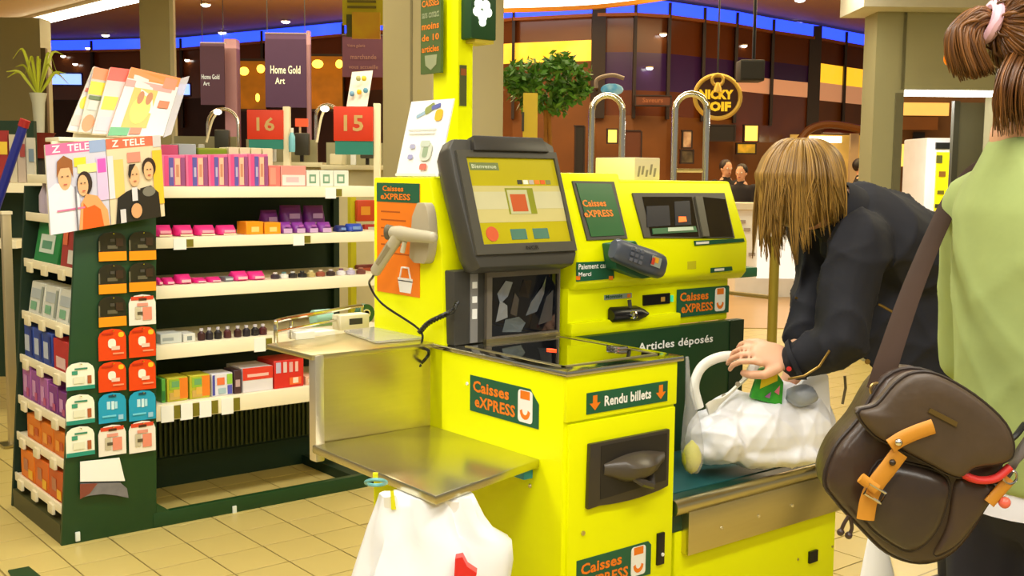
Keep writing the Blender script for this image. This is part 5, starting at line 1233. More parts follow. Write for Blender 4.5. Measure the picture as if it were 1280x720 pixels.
for hip, kn, ft in feet: capsule_chain(tr_, [gh-UP*.02, hip, kn, ft+UP*.06], [.128, .108, .076, .064])
remesh('trousers', tr_, mat('ink_navy_cotton', (24, 24, 44), .8, var=.15, scale=30), G_, .012, 3)
for hip, kn, ft in feet: obj('shoe', capsule_chain(MB(), [ft-fg*.05+UP*.046, ft+fg*.03+UP*.045, ft+fg*.15+UP*.035], [(.042, .046), (.044, .045), (.034, .03)], 14, side=EZ), mat('black_leather', (24, 22, 22), .4), G_, smooth=True)
# hair with ponytail
BR = mat('brown_hair', (112, 72, 34), .36, var=.25, scale=40, attr=True)
hc = MB().ell(ghd+UP*.035-fg*.012, .085, .108, .108, 20, 14, R_); hc.c = [(.55, .55, .55, 1)]*len(hc.v)
cap = obj('hair', hc, BR, G_, smooth=True, ang=180)
tie = gv(1241, 27, 1.86)
roots = []
for i in range(420):      # ponytail: fan out from the tie and droop
    a = rg_.uniform(0, 2*math.pi); k = rg_.uniform(0, 1)**.5
    off = FW*math.cos(a)*.010*k+UP*math.sin(a)*.010*k
    kk = rg_.uniform(.12, 1); w1 = rg_.uniform(-1, 1); w2 = rg_.uniform(-1, 1); xo = 1234-42*kk; dz = FW*.032*w2*(.4+kk*.6)
    P = [tie+off, gv(1240-22*kk, 21-2*kk+6*(1-kk), 1.86)+off*1.3+dz*.4, gv(xo, 34+9*(1-kk), 1.86)+dz*.8, gv(xo-2+4*w1, 62, 1.86)+dz, gv(xo+9+9*w1, 96-10*(1-kk)+6*w1, 1.86)+dz]
    roots.append((P, rg_.uniform(.0022, .004)))
hcn = ghd+UP*.035-fg*.012
def onsk(d, k=1.): d = nrm(d); return hcn+R_@(A(.091, .114, .113)*k*(R_.T@d))
for i in range(900):      # hair drawn back over the skull to the tie
    d = nrm(rg_.normal(size=3)+fg*.5)
    if d@UP < -.75: continue
    dt = nrm(tie-hcn); P = [onsk(nrm(d*(1-t_)+dt*t_), 1.0+rg_.uniform(0, .03)) for t_ in (0, .3, .55, .8)] + [tie+RT*.008]
    roots.append((P, rg_.uniform(.0022, .004)))
for i in range(220):      # loose locks at the nape
    u0 = rg_.uniform(1244, 1300); dv = rg_.uniform(.6, 1.08)
    dd = 1.80+rg_.uniform(-.02, .06); P = [gv(u0+30, 42, 1.88), gv(u0+14, 70, dd+.03), gv(u0+2, 98, dd), gv(u0-2+rg_.uniform(-3, 3), 130, dd), gv(u0+rg_.uniform(-4, 6), 110+58*dv, dd+.01)]
    roots.append((P, rg_.uniform(.002, .0042)))
strands('hair_locks', BR, cap, roots, seed=3)
tt = MB().tube([tie-RT*.004+(EZ*.027*math.sin(q)+RT*.007*math.sin(q)+nrm(np.cross(RT, UP))*.026*math.cos(q)) for q in np.linspace(0, 2*math.pi, 19)[:-1]], .010, 8, closed=True)
obj('hair_tie', tt, mat('pink_elastic', (236, 190, 206), .6), G_, smooth=True)
tag(obj('orange_ornament', MB().ell(atd(1185, 73, 8.2), .035, .03, .05, 12, 8), mat('orange_bead', (250, 130, 10), .3, emit=.4), smooth=True), 'small orange hair ornament built as a glowing bead beside the ponytail', 'lamp')  # orange hair ornament added as a glowing bead out by the wall

# ---------------- leather messenger bag
ML = thing('messenger_bag', 'dark brown leather messenger bag with tan straps and red trim', 'bag', atd(1145, 700, 1.70))
BD = 1.68; sBD = BD/FPX
def bp(u, v, lift=0.): return atd(u, v, BD)-FW*lift
LEA = mat('brown_leather', (64, 48, 38), .34, var=.3, scale=14, bump=.5)
LEAD = mat('flap_leather', (74, 58, 42), .5, var=.25, scale=18, bump=.3)
TAN = mat('tan_leather', (206, 140, 40), .5, var=.12, scale=20)
outl = [(1108, 474), (1150, 463), (1205, 490), (1243, 525), (1255, 560), (1242, 610), (1216, 660), (1186, 693), (1150, 703), (1110, 690), (1075, 657), (1045, 624), (1032, 600), (1046, 560), (1075, 525)]
oc = np.array(outl, float); cu, cv = oc.mean(0)
def smooth_loop(pts, k=4):
    P = [np.array(p, float) for p in pts]; n = len(P); o = []
    for i in range(n):
        for j in range(k):
            t = j/k; a, b, c, d = P[i-1], P[i], P[(i+1) % n], P[(i+2) % n]
            o.append(.5*((2*b)+(-a+c)*t+(2*a-5*b+4*c-d)*t*t+(-a+3*b-3*c+d)*t**3))
    return o
def puffy(pts, levels):
    lp = smooth_loop(pts); c = np.mean(lp, 0)
    return MB().loft([[bp(*(c+(p-c)*k), l) for p in lp] for l, k in levels])
obj('bag_body', puffy(outl, ((-.09, .80), (-.085, .95), (-.05, 1.0), (0, 1.0), (.012, .97), (.018, .90), (.02, .7))), LEA, ML, smooth=True, ang=60)
po = [(1092, 572), (1130, 574), (1178, 592), (1176, 632), (1158, 668), (1132, 684), (1104, 672), (1076, 648), (1070, 622)]
obj('front_pocket', puffy(po, ((.008, 1.0), (.022, .97), (.034, .88), (.039, .7), (.041, .4))), mat('pocket_leather', (60, 48, 40), .3, var=.3, scale=12, bump=.45), ML, smooth=True, ang=60)
gs = [(1190, 588), (1232, 600), (1238, 612), (1205, 660), (1182, 684), (1160, 690), (1176, 650)]
obj('side_gusset', puffy(gs, ((.006, 1.0), (.02, .94), (.026, .8), (.028, .5))), mat('gusset_leather', (70, 54, 42), .32, var=.3, scale=12, bump=.45), ML, smooth=True, ang=60)
fl_ = [(1062, 509), (1085, 500), (1108, 474), (1130, 461), (1160, 463), (1205, 488), (1243, 523), (1253, 556), (1240, 570), (1205, 576), (1185, 588), (1150, 572), (1112, 552), (1082, 536)]
flap = obj('flap', puffy(fl_, ((.016, .99), (.034, 1.0), (.046, .97), (.05, .88), (.051, .6))), LEAD, ML, smooth=True, ang=60)
def piping(pts, lift, k, parent, r=.0028):
    lp = smooth_loop(pts); c = np.mean(lp, 0); obj('piping', MB().tube([bp(*(c+(p-c)*k), lift) for p in lp], r, 6, closed=True), mat('piping_leather', (44, 32, 26), .5), parent, smooth=True)
piping(outl, -.004, 1.005, ML, .004); piping(po, .020, .985, ML); piping(gs, .017, .96, ML, .0022); piping(fl_, .038, 1.0, flap, .003)
def strap(name, pts, w, lift, material, parent, t=.004):
    P = [bp(u, v, lift) for u, v in pts]; P = catmull(P, 5)
    tan = nrm(P[-1]-P[0]); sd_ = np.cross(tan, FW)
    return obj(name, MB().tube(P, [(w, t)]*len(P), 10, side=sd_), material, parent, smooth=True, ang=80)
s1 = strap('flap_strap', [(1150, 523), (1130, 530), (1112, 538), (1098, 547)], .0115, .054, TAN, ML)
obj('stud', MB().ell(bp(1106, 541, .061), .006, .006, .006, 10, 8), CHROME, s1, smooth=True)
s2 = strap('buckle_strap', [(1112, 556), (1098, 575), (1082, 596), (1074, 615), (1070, 638)], .0135, .046, TAN, ML)
bk = MB()
bk.tube([bp(1072, 592, .056), bp(1092, 604, .056), bp(1086, 616, .056), bp(1066, 604, .056)], .0025, 6, closed=True)
obj('buckle', bk, CHROME, s2, smooth=True)
obj('stud', MB().ell(bp(1101, 567, .053), .005, .005, .005, 10, 8), mat('stud_dark', (70, 60, 50), .3, .6), s2, smooth=True)
obj('keeper', MB().tube([bp(1062, 585, .054), bp(1082, 600, .054)], [(.008, .004)]*2, 8, side=UP), TAN, s2, smooth=True)
obj('name_plate', MB().prism([bp(1144, 506, .054), bp(1178, 524, .054), bp(1180, 518, .054), bp(1147, 501, .054)], FW*.006), mat('old_brass', (112, 92, 50), .4, .6), flap)
strap('red_trim', [(1172, 573), (1190, 584), (1210, 592), (1232, 590), (1250, 576)], .006, .035, mat('red_trim', (214, 50, 46), .5), ML, .008)
strap('tan_tab', [(1226, 622), (1238, 608), (1252, 592)], .0095, .03, TAN, ML)
obj('tab_ring', MB().tube([bp(1250+9*math.cos(q), 588+9*math.sin(q), .034) for q in np.linspace(0, 6.28, 13)[:-1]], .002, 6, closed=True), CHROME, ML, smooth=True)
obj('bead', MB().ell(bp(1245, 621, .03), .009, .009, .009, 12, 8), mat('coral_bead', (236, 110, 90), .3), ML, smooth=True)
for i, (a, b, c) in enumerate((((1056, 640), (1050, 650), (1046, 660)), ((1058, 642), (1060, 655), (1056, 664)))):
    o = strap('lace', [a, b, c], .003, .02, LEA, ML, .003); obj('knot', MB().ell(bp(*c, .02), .006, .006, .006, 8, 6), LEA, o, smooth=True)
SP = [atd(1098, 488, 1.70), atd(1113, 440, 1.73), atd(1140, 362, 1.83), atd(1170, 290, 1.96), atd(1198, 236, 2.06), atd(1235, 205, 2.08)]
cs_p = catmull(SP, 6)
st_ = obj('shoulder_strap', MB().tube(cs_p, [(.018, .0028)]*len(cs_p), 10, side=nrm(RT*.85+UP*.35)), mat('strap_leather', (58, 42, 32), .75, var=.15, scale=16, spec=.15), ML, smooth=True, ang=80)
obj('strap_ring', MB().tube([atd(1096+8*math.cos(q), 487+8*math.sin(q), 1.685) for q in np.linspace(0, 6.28, 13)[:-1]], .0025, 6, closed=True), mat('ring_brass', (190, 160, 100), .3, .9), st_, smooth=True)
SP = [atd(1246, 604, 1.66), atd(1262, 585, 1.67), atd(1282, 560, 1.69), atd(1345, 480, 1.72)]
obj('rear_strap', MB().tube(catmull(SP, 5), [(.015, .003)]*16, 10, side=nrm(RT*.7+UP*.6)), LEAD, ML, smooth=True, ang=80)
obj('handle_loop', MB().tube(catmull([bp(1253, 556, .0), bp(1268, 546, .0), bp(1288, 534, -.02)], 5), .005, 8), BLACK, ML, smooth=True)
# ---------------- white bag low beside the leather bag
wb_ = MB(); rings = []
for z_, ul, ur, v in ((.74, 1086, 1104, 672), (.66, 1076, 1118, 712), (.55, 1066, 1128, 760), (.35, 1055, 1140, 860), (.2, 1060, 1135, 930), (.16, 1075, 1120, 950)):
    a, b = atd(ul, v, 2.05), atd(ur, v, 2.05); a[2] = b[2] = z_; c = (a+b)/2; hw = np.linalg.norm(b-a)/2
    rings.append([c+RT*hw*math.cos(q)*(1+.06*math.sin(6*q))+FW*hw*.6*math.sin(q) for q in np.linspace(0, 2*math.pi, 25)[:-1]])
w2 = thing('carrier_bag', 'white carrier bag hanging low behind the leather messenger bag', 'bag', atd(1095, 950, 2.05)*A(1,1,0)+A(0,0,.16))
obj('sack', MB().loft(rings), PLASTIC, w2, smooth=True, ang=70)
obj('handle', MB().tube(catmull([atd(1094, 676, 2.05), atd(1110, 640, 2.05), atd(1150, 610, 2.0), atd(1200, 600, 1.95)], 5), [(.004, .012)]*16, 8), PLASTIC, w2, smooth=True)
# ============================================================ STORE AND GALLERY BEYOND
def fpart(name, u0, v0, u1, v1, D, t, material, parent=None, bevel=0.):
    m = MB(); fbox(m, u0, v0, u1, v1, D, t); return obj(name, m, material, parent, bevel=bevel)
def ground(u, D): p = atd(u, 300, D); return A(p[0], p[1], 0)
# ---------------- numbered till signs
def till_sign(num, u0, u1, v0, v1, vt, D, label, poster=False):
    t = thing('till_sign', label, 'sign', ground((u0+u1)/2, D), 'numbered till signs')
    fpart('post', u1+1, v0-4, u1+9, None, D+.02, .06, CREAM, t, .004)
    fpart('red_panel', u0, v0, u1, vt, D, .05, mat('till_red', (206, 52, 20), .5, emit=.12), t, .003)
    fpart('teal_panel', u0+2, vt, u1, v1, D+.004, .045, mat('till_teal', (40, 134, 124), .5), t)
    w = (u1-u0)*.5; u = u0+(u1-u0)*.26
    p = atd(u, vt-(vt-v0)*.28, D-.002); q = atd(u+w, vt-(vt-v0)*.28, D-.002)
    text(num, p, RT, UP, float(np.linalg.norm(q-p)), (vt-v0)*.46/FPX*D, mat('till_number', (206, 170, 110), .5), t, .02)
    return t
till_sign('16', 309, 354, 137, 186, 174, 7.6, 'red hanging till sign with number sixteen')
till_sign('15', 417, 466, 133, 193, 176, 7.0, 'red and teal till sign with number fifteen')
pc = thing('poster_card', 'white poster card with coloured spots standing on the till sign', 'poster', atd(448, 132, 7.05))
P = [atd(433, 133, 7.05), atd(459, 133, 7.05), atd(466, 88, 7.08), atd(440, 90, 7.08)]
obj('sheet', MB().prism(P, FW*.01), WHITE, pc)
for u, v, c in ((455, 98, (214, 190, 40)), (440, 117, (110, 160, 206)), (449, 115, (240, 190, 30)), (457, 113, (90, 150, 190)), (448, 98, (170, 170, 120))):
    obj('print', MB().ell(atd(u, v, 7.04), .018, .006, .018, 10, 6), cm(c), pc, smooth=True)
# ---------------- manned till desks behind the shelves
def till_desk(u0, u1, vtop, D, label):
    t = thing('till_desk', label, 'desk', ground((u0+u1)/2, D), 'manned till desks')
    fpart('front', u0, vtop+8, u1, None, D, .5, mat('desk_beige', (196, 186, 146), .6), t, .01)
    fpart('worktop', u0-3, vtop+2, u1+3, vtop+8, D-.05, .6, mat('desk_top_cream', (226, 218, 184), .5), t, .005)
    fpart('screen_partition', u0+4, vtop-26, u1-4, vtop+2, D+.42, .03, mat('partition_grey', (156, 152, 120), .5), t)
    fpart('receipt_printer', u0+8, vtop-12, u0+24, vtop+2, D+.1, .2, mat('printer_cream', (214, 206, 176), .5), t, .01)
    fpart('till_monitor', u1-32, vtop-34, u1-14, vtop-6, D+.2, .06, mat('monitor_dark', (56, 56, 48), .4), t, .01)
    fpart('monitor_stand', u1-25, vtop-8, u1-21, vtop+2, D+.22, .04, BLACK, t)
    fpart('card_reader', u0+34, vtop-16, u0+40, vtop+2, D+.05, .05, mat('reader_white', (226, 230, 236), .4), t, .006)
    return t
till_desk(214, 300, 196, 8.3, 'beige manned till desk behind the pink boxes')
till_desk(304, 400, 200, 7.8, 'beige manned till desk between the two numbered signs')
till_desk(404, 482, 204, 7.3, 'beige manned till desk under the sign fifteen')
def hoop(u0, u1, vt, vb, D, label, cross=None, r=.019):
    t = thing('barrier_hoop', label, 'hoop', ground((u0+u1)/2, D), 'chrome barrier hoops')
    a, b = atd(u0, 300, D), atd(u1, 300, D); zt = atd((u0+u1)/2, vt, D)[2]; w = np.linalg.norm(b-a)/2; c = (a+b)/2
    pts = [A(a[0], a[1], .0), A(a[0], a[1], zt-w)]
    for q in np.linspace(math.pi, 0, 9)[1:-1]: pts.append(A(*(c+RT*w*math.cos(q))[:2], zt-w+w*math.sin(q)))
    pts += [A(b[0], b[1], zt-w), A(b[0], b[1], 0)]
    obj('tube', MB().tube(pts, r, 10), CHROME, t, smooth=True)
    if cross: z = atd(u0, cross, D)[2]; obj('crossbar', MB().tube([A(a[0], a[1], z), A(b[0], b[1], z)], r*.6, 8), CHROME, t, smooth=True)
    for e in (a, b): obj('foot', MB().lathe(A(e[0], e[1], 0), [(.05, 0), (.05, .012), (.02, .02)], 14), CHROME, t)
    return t
hoop(737, 775, 119, 330, 6.5, 'chrome barrier hoop beside the small leafy tree')
hoop(840, 879, 117, 330, 6.5, 'chrome barrier hoop in front of the round gold sign', 213)
hoop(262, 300, 136, 330, 9.2, 'chrome barrier hoop behind the pink boxes', None, .014)
hoop(396, 424, 131, 330, 8.9, 'chrome barrier hoop beside the sign fifteen', None, .014)
def desk_lamp(u0, v0, u1, v1, D, label):
    t = thing('gooseneck_lamp', label, 'lamp', atd(u0, v0, D), 'gooseneck lamps on the tills')
    a, b = atd(u0, v0, D), atd(u1, v1, D)
    obj('stem', MB().tube(catmull([a, a+(b-a)*.5+UP*.04, b], 5), .009, 8), CREAM, t, smooth=True)
    obj('bulb', MB().ell(b, .03, .03, .022, 12, 8), mat('lamp_glow_warm', (255, 250, 226), .4, emit=2.5), t, smooth=True)
desk_lamp(258, 178, 272, 140, 8.3, 'gooseneck lamp on the till desk behind the pink boxes')
desk_lamp(396, 178, 406, 136, 7.7, 'gooseneck lamp just beside the sign fifteen')
t = thing('bottle', 'pale blue bottle on the till desk between the numbered signs', 'bottle', atd(365, 190, 7.6)); p = atd(365, 190, 7.6)
obj('flask', MB().lathe(p, [(.02, 0), (.022, .01), (.022, .10), (.01, .13)], 12), mat('aqua_bottle', (130, 206, 230), .3), t, smooth=True); obj('cap', MB().lathe(p+UP*.13, [(.012, 0), (.012, .03)], 10), WHITE, t)
fpart_t = thing('status_light', 'small red lit box above the desk between the numbered signs', 'light', atd(376, 158, 9.3))
fpart('housing', 369, 148, 384, 158, 9.35, .05, mat('light_red', (240, 90, 50), .4, emit=.6), fpart_t); fpart('bracket', 375, 158, 377, None, 9.37, .02, CREAM, fpart_t)
# ---------------- banners and signs hanging in the gallery
def banner(u0, u1, v0, v1, D, rgb, label, lines, rgbt, name='banner', emit=0.):
    t = thing(name, label, 'banner', atd((u0+u1)/2, v1, D))
    fpart('cloth', u0, v0, u1, v1, D, .03, mat('cloth_%d_%d_%d' % rgb, rgb, .7, emit=emit), t)
    fpart('top_bar', u0-1, v0-1.5, u1+1, v0, D-.01, .05, mat('bar_steel', (130, 124, 130), .4, .6), t)
    z1 = 4.22; 
    for u in (u0+2, u1-2):
        p = atd(u, v0, D+.015)
        if p[2] < z1-.02: obj('hanger', MB().tube([p, A(p[0], p[1], z1)], .008, 6), BLACK, t)
    for (s, uu, vv, w, h) in lines:
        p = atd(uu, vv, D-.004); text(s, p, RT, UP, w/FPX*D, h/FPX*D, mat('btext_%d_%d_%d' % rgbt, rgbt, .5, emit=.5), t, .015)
    return t
banner(251, 281, 54, 131, 17.5, (58, 38, 74), 'dark violet banner with small pale lettering nearer the magazines', [('Home Gold', 252, 99, 22, 6), ('Art', 254, 107, 8, 5)], (170, 190, 200))
banner(332, 383, 42, 134, 16.5, (60, 40, 88), 'wide dark violet banner with large pale lettering', [('Home Gold', 338, 92, 37, 10), ('Art', 344, 105, 12, 8)], (206, 220, 200))
banner(428, 486, 44, 96, 12.0, (112, 66, 84), 'dull purple poster with faint lettering under the yellow sign', [('Votre galerie', 434, 60, 22, 5), ('marchande', 438, 74, 32, 6), ('vous accueille', 436, 86, 36, 5)], (140, 96, 80))
yb = thing('hanging_sign', 'yellow hanging sign with a picture over the purple poster', 'sign', atd(456, 48, 10.5))
fpart('board', 428, -20, 482, 31, 10.6, .03, mat('board_yellow', (176, 160, 10), .6, emit=.12), yb)
fpart('picture', 440, 15, 475, 48, 10.55, .03, mat('picture_amber', (196, 156, 14), .6, rgb2=(190, 130, 30), scale=3, emit=.08), yb)
fpart('figure', 433, 18, 440, 46, 10.57, .02, mat('picture_green', (80, 84, 14), .6), yb)
for v in (2, 9): fpart('lettering_line', 434, v-2, 470, v+1, 10.585, .012, mat('letter_olive', (110, 100, 10), .6), yb)
p = atd(455, -20, 10.62); obj('hanger', MB().tube([p, A(p[0], p[1], 4.22)], .01, 6), BLACK, yb)
# columns and lit interiors of the gallery shops on the banner side
tag(fpart('gallery_column', 282, 48, 298, 230, 17.8, .25, mat('violet_column_paint', (146, 120, 150), .5), None, .03), 'pale violet round-edged column between the gallery banners', 'pillar')
tag(fpart('gallery_column', 384, 38, 389, 230, 17.2, .1, mat('violet_column_paint', (146, 120, 150), .5), None, .02), 'slim grey violet pole beside the wide banner', 'pillar')
GLI = mat('shop_amber_wall', (170, 104, 16), .6, emit=.28, ecol=(190, 116, 10), rgb2=(120, 70, 14), scale=2)
for u0, u1, v0, v1, D, lab in ((298, 332, 76, 136, 21.5, 'amber lit shop window between the two violet banners'), (389, 428, 70, 136, 20.6, 'amber lit shop window beside the wide banner'), (486, 500, 70, 140, 20.0, 'narrow amber lit shop window beside the store column')):
    t = thing('shop_window', lab, 'window', ground((u0+u1)/2, D)); fpart('pane', u0, v0, u1, v1, D, .05, GLI, t); fpart('frame', u0, v1, u1, v1+3, D-.02, .08, MULL, t); fpart('frame', u0, v0-3, u1, v0, D-.02, .08, MULL, t)
LAMPY = mat('globe_lamp_yellow', (255, 220, 80), .4, emit=4, ecol=(255, 205, 60))
for i, (u, v, w) in enumerate(((305, 89, 12), (326, 86, 10), (397, 80, 14), (424, 80, 9), (322, 122, 5))):
    t = thing('globe_lamp', f'glowing yellow lamp in the gallery shop, {ORD[i]} from the magazines', 'lamp', atd(u, v, 19.8), 'yellow lamps in the gallery shops')
    obj('shade', MB().ell(atd(u, v, 19.9), w/2/FPX*20, .06, .075, 12, 8, np.array([RT, FW, UP]).T), LAMPY, t, smooth=True); obj('arm', MB().tube([atd(u, v-3, 19.95), atd(u, v-3, 20.6)], .012, 6), MULL, t)
for i, (u0, u1, v0, v1) in enumerate(((62, 100, 92, 105), (222, 236, 105, 118), (118, 133, 96, 104))):
    t = thing('light_box', f'cold blue white light box on the far shop front, {ORD[i]} from the grey wall', 'light box', atd(u0, v1, 22.5), 'blue light boxes in the gallery')
    fpart('face', u0, v0, u1, v1, 22.5, .08, mat('cold_blue_glow', (150, 170, 255), .4, emit=2.2, ecol=(120, 150, 255)), t); fpart('case', u0-2, v0-2, u1+2, v1+2, 22.6, .1, MULL, t)
# ---------------- ceiling spots; those on the glazing are reflections built as glowing lenses
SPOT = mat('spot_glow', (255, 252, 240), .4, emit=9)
spots = [(257, 6), (278, 41), (357, 27), (132, 44), (997, 29), (1000, 0), (110, 60), (79, 70), (94, 80), (234, 75), (829, 43), (930, 57), (1019, 68), (812, 85)]
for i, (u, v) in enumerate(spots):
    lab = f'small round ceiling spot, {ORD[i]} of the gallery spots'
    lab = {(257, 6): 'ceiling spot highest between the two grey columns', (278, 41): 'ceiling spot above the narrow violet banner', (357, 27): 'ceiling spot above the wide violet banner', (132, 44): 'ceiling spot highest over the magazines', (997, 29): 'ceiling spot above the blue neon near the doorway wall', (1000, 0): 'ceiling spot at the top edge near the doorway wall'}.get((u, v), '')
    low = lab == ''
    if low: lab = {(110, 60): 'added glowing spot reflection on the dark glazing second from the magazines top', (79, 70): 'added glowing spot reflection on the dark glazing, nearest the grey wall', (94, 80): 'added glowing spot reflection on the dark glazing, just over the blue light box', (234, 75): 'added glowing spot reflection on the dark glazing, beside the narrow column', (829, 43): 'added glowing spot reflection on the dark glazing, over the gold round sign', (930, 57): 'added glowing spot reflection on the dark glazing, next to the dark hanging box', (1019, 68): 'added glowing spot reflection on the dark glazing, under the neon near the doorway wall', (812, 85): 'dim added glowing spot reflection on the dark glazing, beside the gold round sign'}[(u, v)]
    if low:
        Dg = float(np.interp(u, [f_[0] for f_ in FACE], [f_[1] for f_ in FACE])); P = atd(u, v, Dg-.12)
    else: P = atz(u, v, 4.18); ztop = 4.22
    t = thing('spot_or_reflection', lab, 'spotlight', P-UP*.03, 'gallery ceiling spots')
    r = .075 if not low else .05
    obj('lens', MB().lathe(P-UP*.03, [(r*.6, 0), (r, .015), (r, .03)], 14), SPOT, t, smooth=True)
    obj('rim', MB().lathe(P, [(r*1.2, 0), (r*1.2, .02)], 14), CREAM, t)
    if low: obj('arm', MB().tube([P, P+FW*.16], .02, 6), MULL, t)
    else: obj('stem', MB().tube([P, A(P[0], P[1], ztop)], .02, 6), CREAM, t)
# curved white light cove over the gallery with its amber underside
pts0 = [(560, 12), (630, 10), (700, 8), (760, 4), (820, -4), (880, -16)]
def covez(u, v, z): return atz(u, v, z)
cv_ = [covez(u, v, 3.95) for u, v in pts0]; cv_ = catmull(cv_, 5)
t = thing('light_cove', 'curved white light cove sweeping under the gallery ceiling', 'light', np.mean(cv_, 0))
obj('glow_band', MB().loft([[p, p+UP*.14, p+UP*.14+FW*.12, p+FW*.12] for p in cv_]), mat('cove_white', (255, 250, 240), .4, emit=3.5), t)
obj('amber_rim', MB().loft([[p-UP*.06, p, p+FW*.10, p-UP*.06+FW*.10] for p in cv_]), mat('cove_amber', (206, 140, 30), .5), t)
obj('cove_top', MB().loft([[p+UP*.14, p+UP*.27, p+UP*.27+FW*.3, p+UP*.14+FW*.3] for p in cv_]), mat('cove_plaster', (190, 170, 120), .7), t)
# ---------------- round gold sign
gs_ = thing('round_sign', 'round gold sign with raised lettering and a ring on top', 'sign', atd(897, 150, 14.5))
GOLD = mat('gold_letters', (236, 200, 50), .35, emit=.35, ecol=(230, 190, 30)); GOLDR = mat('gold_ring', (190, 160, 70), .35, .4, emit=.1)
obj('disc', MB().lathe(atd(897, 121, 14.6), [(.28, 0), (.28, .03)], 28, FW), mat('disc_maroon', (52, 20, 16), .5), gs_)
obj('ring', MB().tube([atd(897+28.5*math.cos(q), 121+27*math.sin(q), 14.5) for q in np.linspace(0, 6.2832, 33)[:-1]], .028, 8, closed=True), GOLDR, gs_, smooth=True)
obj('top_ring', MB().tube([atd(897+7*math.cos(q), 100+7*math.sin(q), 14.48) for q in np.linspace(0, 6.2832, 17)[:-1]], .022, 8, closed=True), GOLDR, gs_, smooth=True)
obj('bell', MB().lathe(atd(897, 115, 14.45), [(.06, 0), (.05, .05), (.035, .09), (.02, .12)], 14), GOLDR, gs_, smooth=True)
for s, u, v, w, h in (('NICKY', 874, 124, 42, 12), ('SOIF', 879, 139, 34, 12)):
    p = atd(u, v, 14.45); text(s, p, RT, UP, w/FPX*14.5, h/FPX*14.5, GOLD, gs_, .06)
p = atd(897, 93, 14.5); obj('hanger', MB().tube([p, A(p[0], p[1], 4.22)], .012, 6), BLACK, gs_)
bs = thing('bracket_sign', 'small oval blue sign hanging from a curved bracket', 'sign', atd(764, 118, 14.0))
obj('plaque', MB().ell(atd(765, 112, 14.0), .14, .03, .075, 18, 10, np.array([RT, FW, UP]).T), mat('plaque_blue', (70, 150, 190), .4, rgb2=(150, 196, 206), scale=9, emit=.25), bs, smooth=True)
obj('bracket', MB().tube(catmull([atd(745, 110, 14.0), atd(747, 99, 14.0), atd(765, 94, 14.0), atd(780, 98, 14.0)], 5), .025, 8), mat('bracket_grey', (130, 120, 110), .4), bs, smooth=True)
obj('wall_arm', MB().tube([atd(746, 106, 14.0), atd(746, 112, 18.2)], .02, 8), MULL, bs)
hb_ = thing('hanging_speaker', 'dark box hanging from a long rod in front of the neon', 'speaker', atd(940, 101, 11.5))
fpart('box', 925, 74, 956, 101, 11.5, .25, mat('speaker_dark', (44, 42, 36), .6), hb_, .02); fpart('grille', 927, 77, 954, 98, 11.49, .01, mat('grille_dark', (36, 34, 30), .7), hb_)
p = atd(942, 74, 11.6); obj('rod', MB().tube([p, A(p[0], p[1], 4.22)], .018, 8), BLACK, hb_)
# ---------------- shop fronts under the gold sign: openings, lamps, pictures
def shop_item(name, lab, cat, u0, v0, u1, v1, D, material, rim=None, t_=.08):
    D = float(np.interp((u0+u1)/2, [f_[0] for f_ in FACE], [f_[1] for f_ in FACE]))-.5
    t = thing(name, lab, cat, atd((u0+u1)/2, v1, D)); fpart('face', u0, v0, u1, v1, D, t_, material, t)
    w = 1.6
    for r in ((u0-w, v0-w, u1+w, v0), (u0-w, v1, u1+w, v1+w), (u0-w, v0, u0, v1), (u1, v0, u1+w, v1)): fpart('rim', *r, D-.02, t_+.03, rim or MULL, t)
    return t
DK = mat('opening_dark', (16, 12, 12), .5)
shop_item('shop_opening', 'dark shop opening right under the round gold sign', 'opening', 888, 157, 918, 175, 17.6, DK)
shop_item('lantern_panel', 'glowing amber lantern panel on the brown shop front', 'lantern', 931, 157, 947, 176, 17.5, mat('lantern_amber', (255, 180, 80), .5, emit=2.2, ecol=(255, 170, 70)))
shop_item('menu_board', 'yellow lit menu board under the amber lantern', 'menu board', 922, 180, 944, 191, 17.5, mat('menu_yellow', (196, 150, 30), .5, emit=.6, rgb2=(120, 90, 20), scale=6))
shop_item('wall_picture', 'pale framed picture seen through the chrome hoop', 'picture', 854, 164, 864, 184, 17.4, mat('picture_pale', (206, 180, 150), .5, rgb2=(150, 110, 90), scale=5))
shop_item('wall_picture', 'dark framed picture under the pale one behind the hoop', 'picture', 852, 188, 866, 203, 17.4, mat('picture_dark', (54, 44, 32), .5, rgb2=(96, 86, 60), scale=5))
shop_item('doorway_glow', 'lit yellow doorway glow behind the first chrome hoop', 'doorway', 760, 162, 771, 178, 17.6, mat('doorway_yellow', (236, 206, 90), .5, emit=1.2))
shop_item('shop_door', 'brown wooden door behind the cream carton', 'door', 778, 164, 800, 232, 17.7, mat('door_wood', (84, 40, 12), .5, var=.2, scale=4))
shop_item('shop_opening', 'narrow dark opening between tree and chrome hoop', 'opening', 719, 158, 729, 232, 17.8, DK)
shop_item('wall_sign', 'faint brown lettered board on the shop fascia', 'sign', 795, 120, 838, 131, 17.3, mat('board_brown', (96, 46, 18), .5))
p = atd(803, 128, 17.68); text('Saveurs', p, RT, UP, 26/FPX*17.3, 6/FPX*17.3, mat('faint_letters', (140, 84, 50), .5), None if False else bpy.data.objects['wall_sign'], .02)
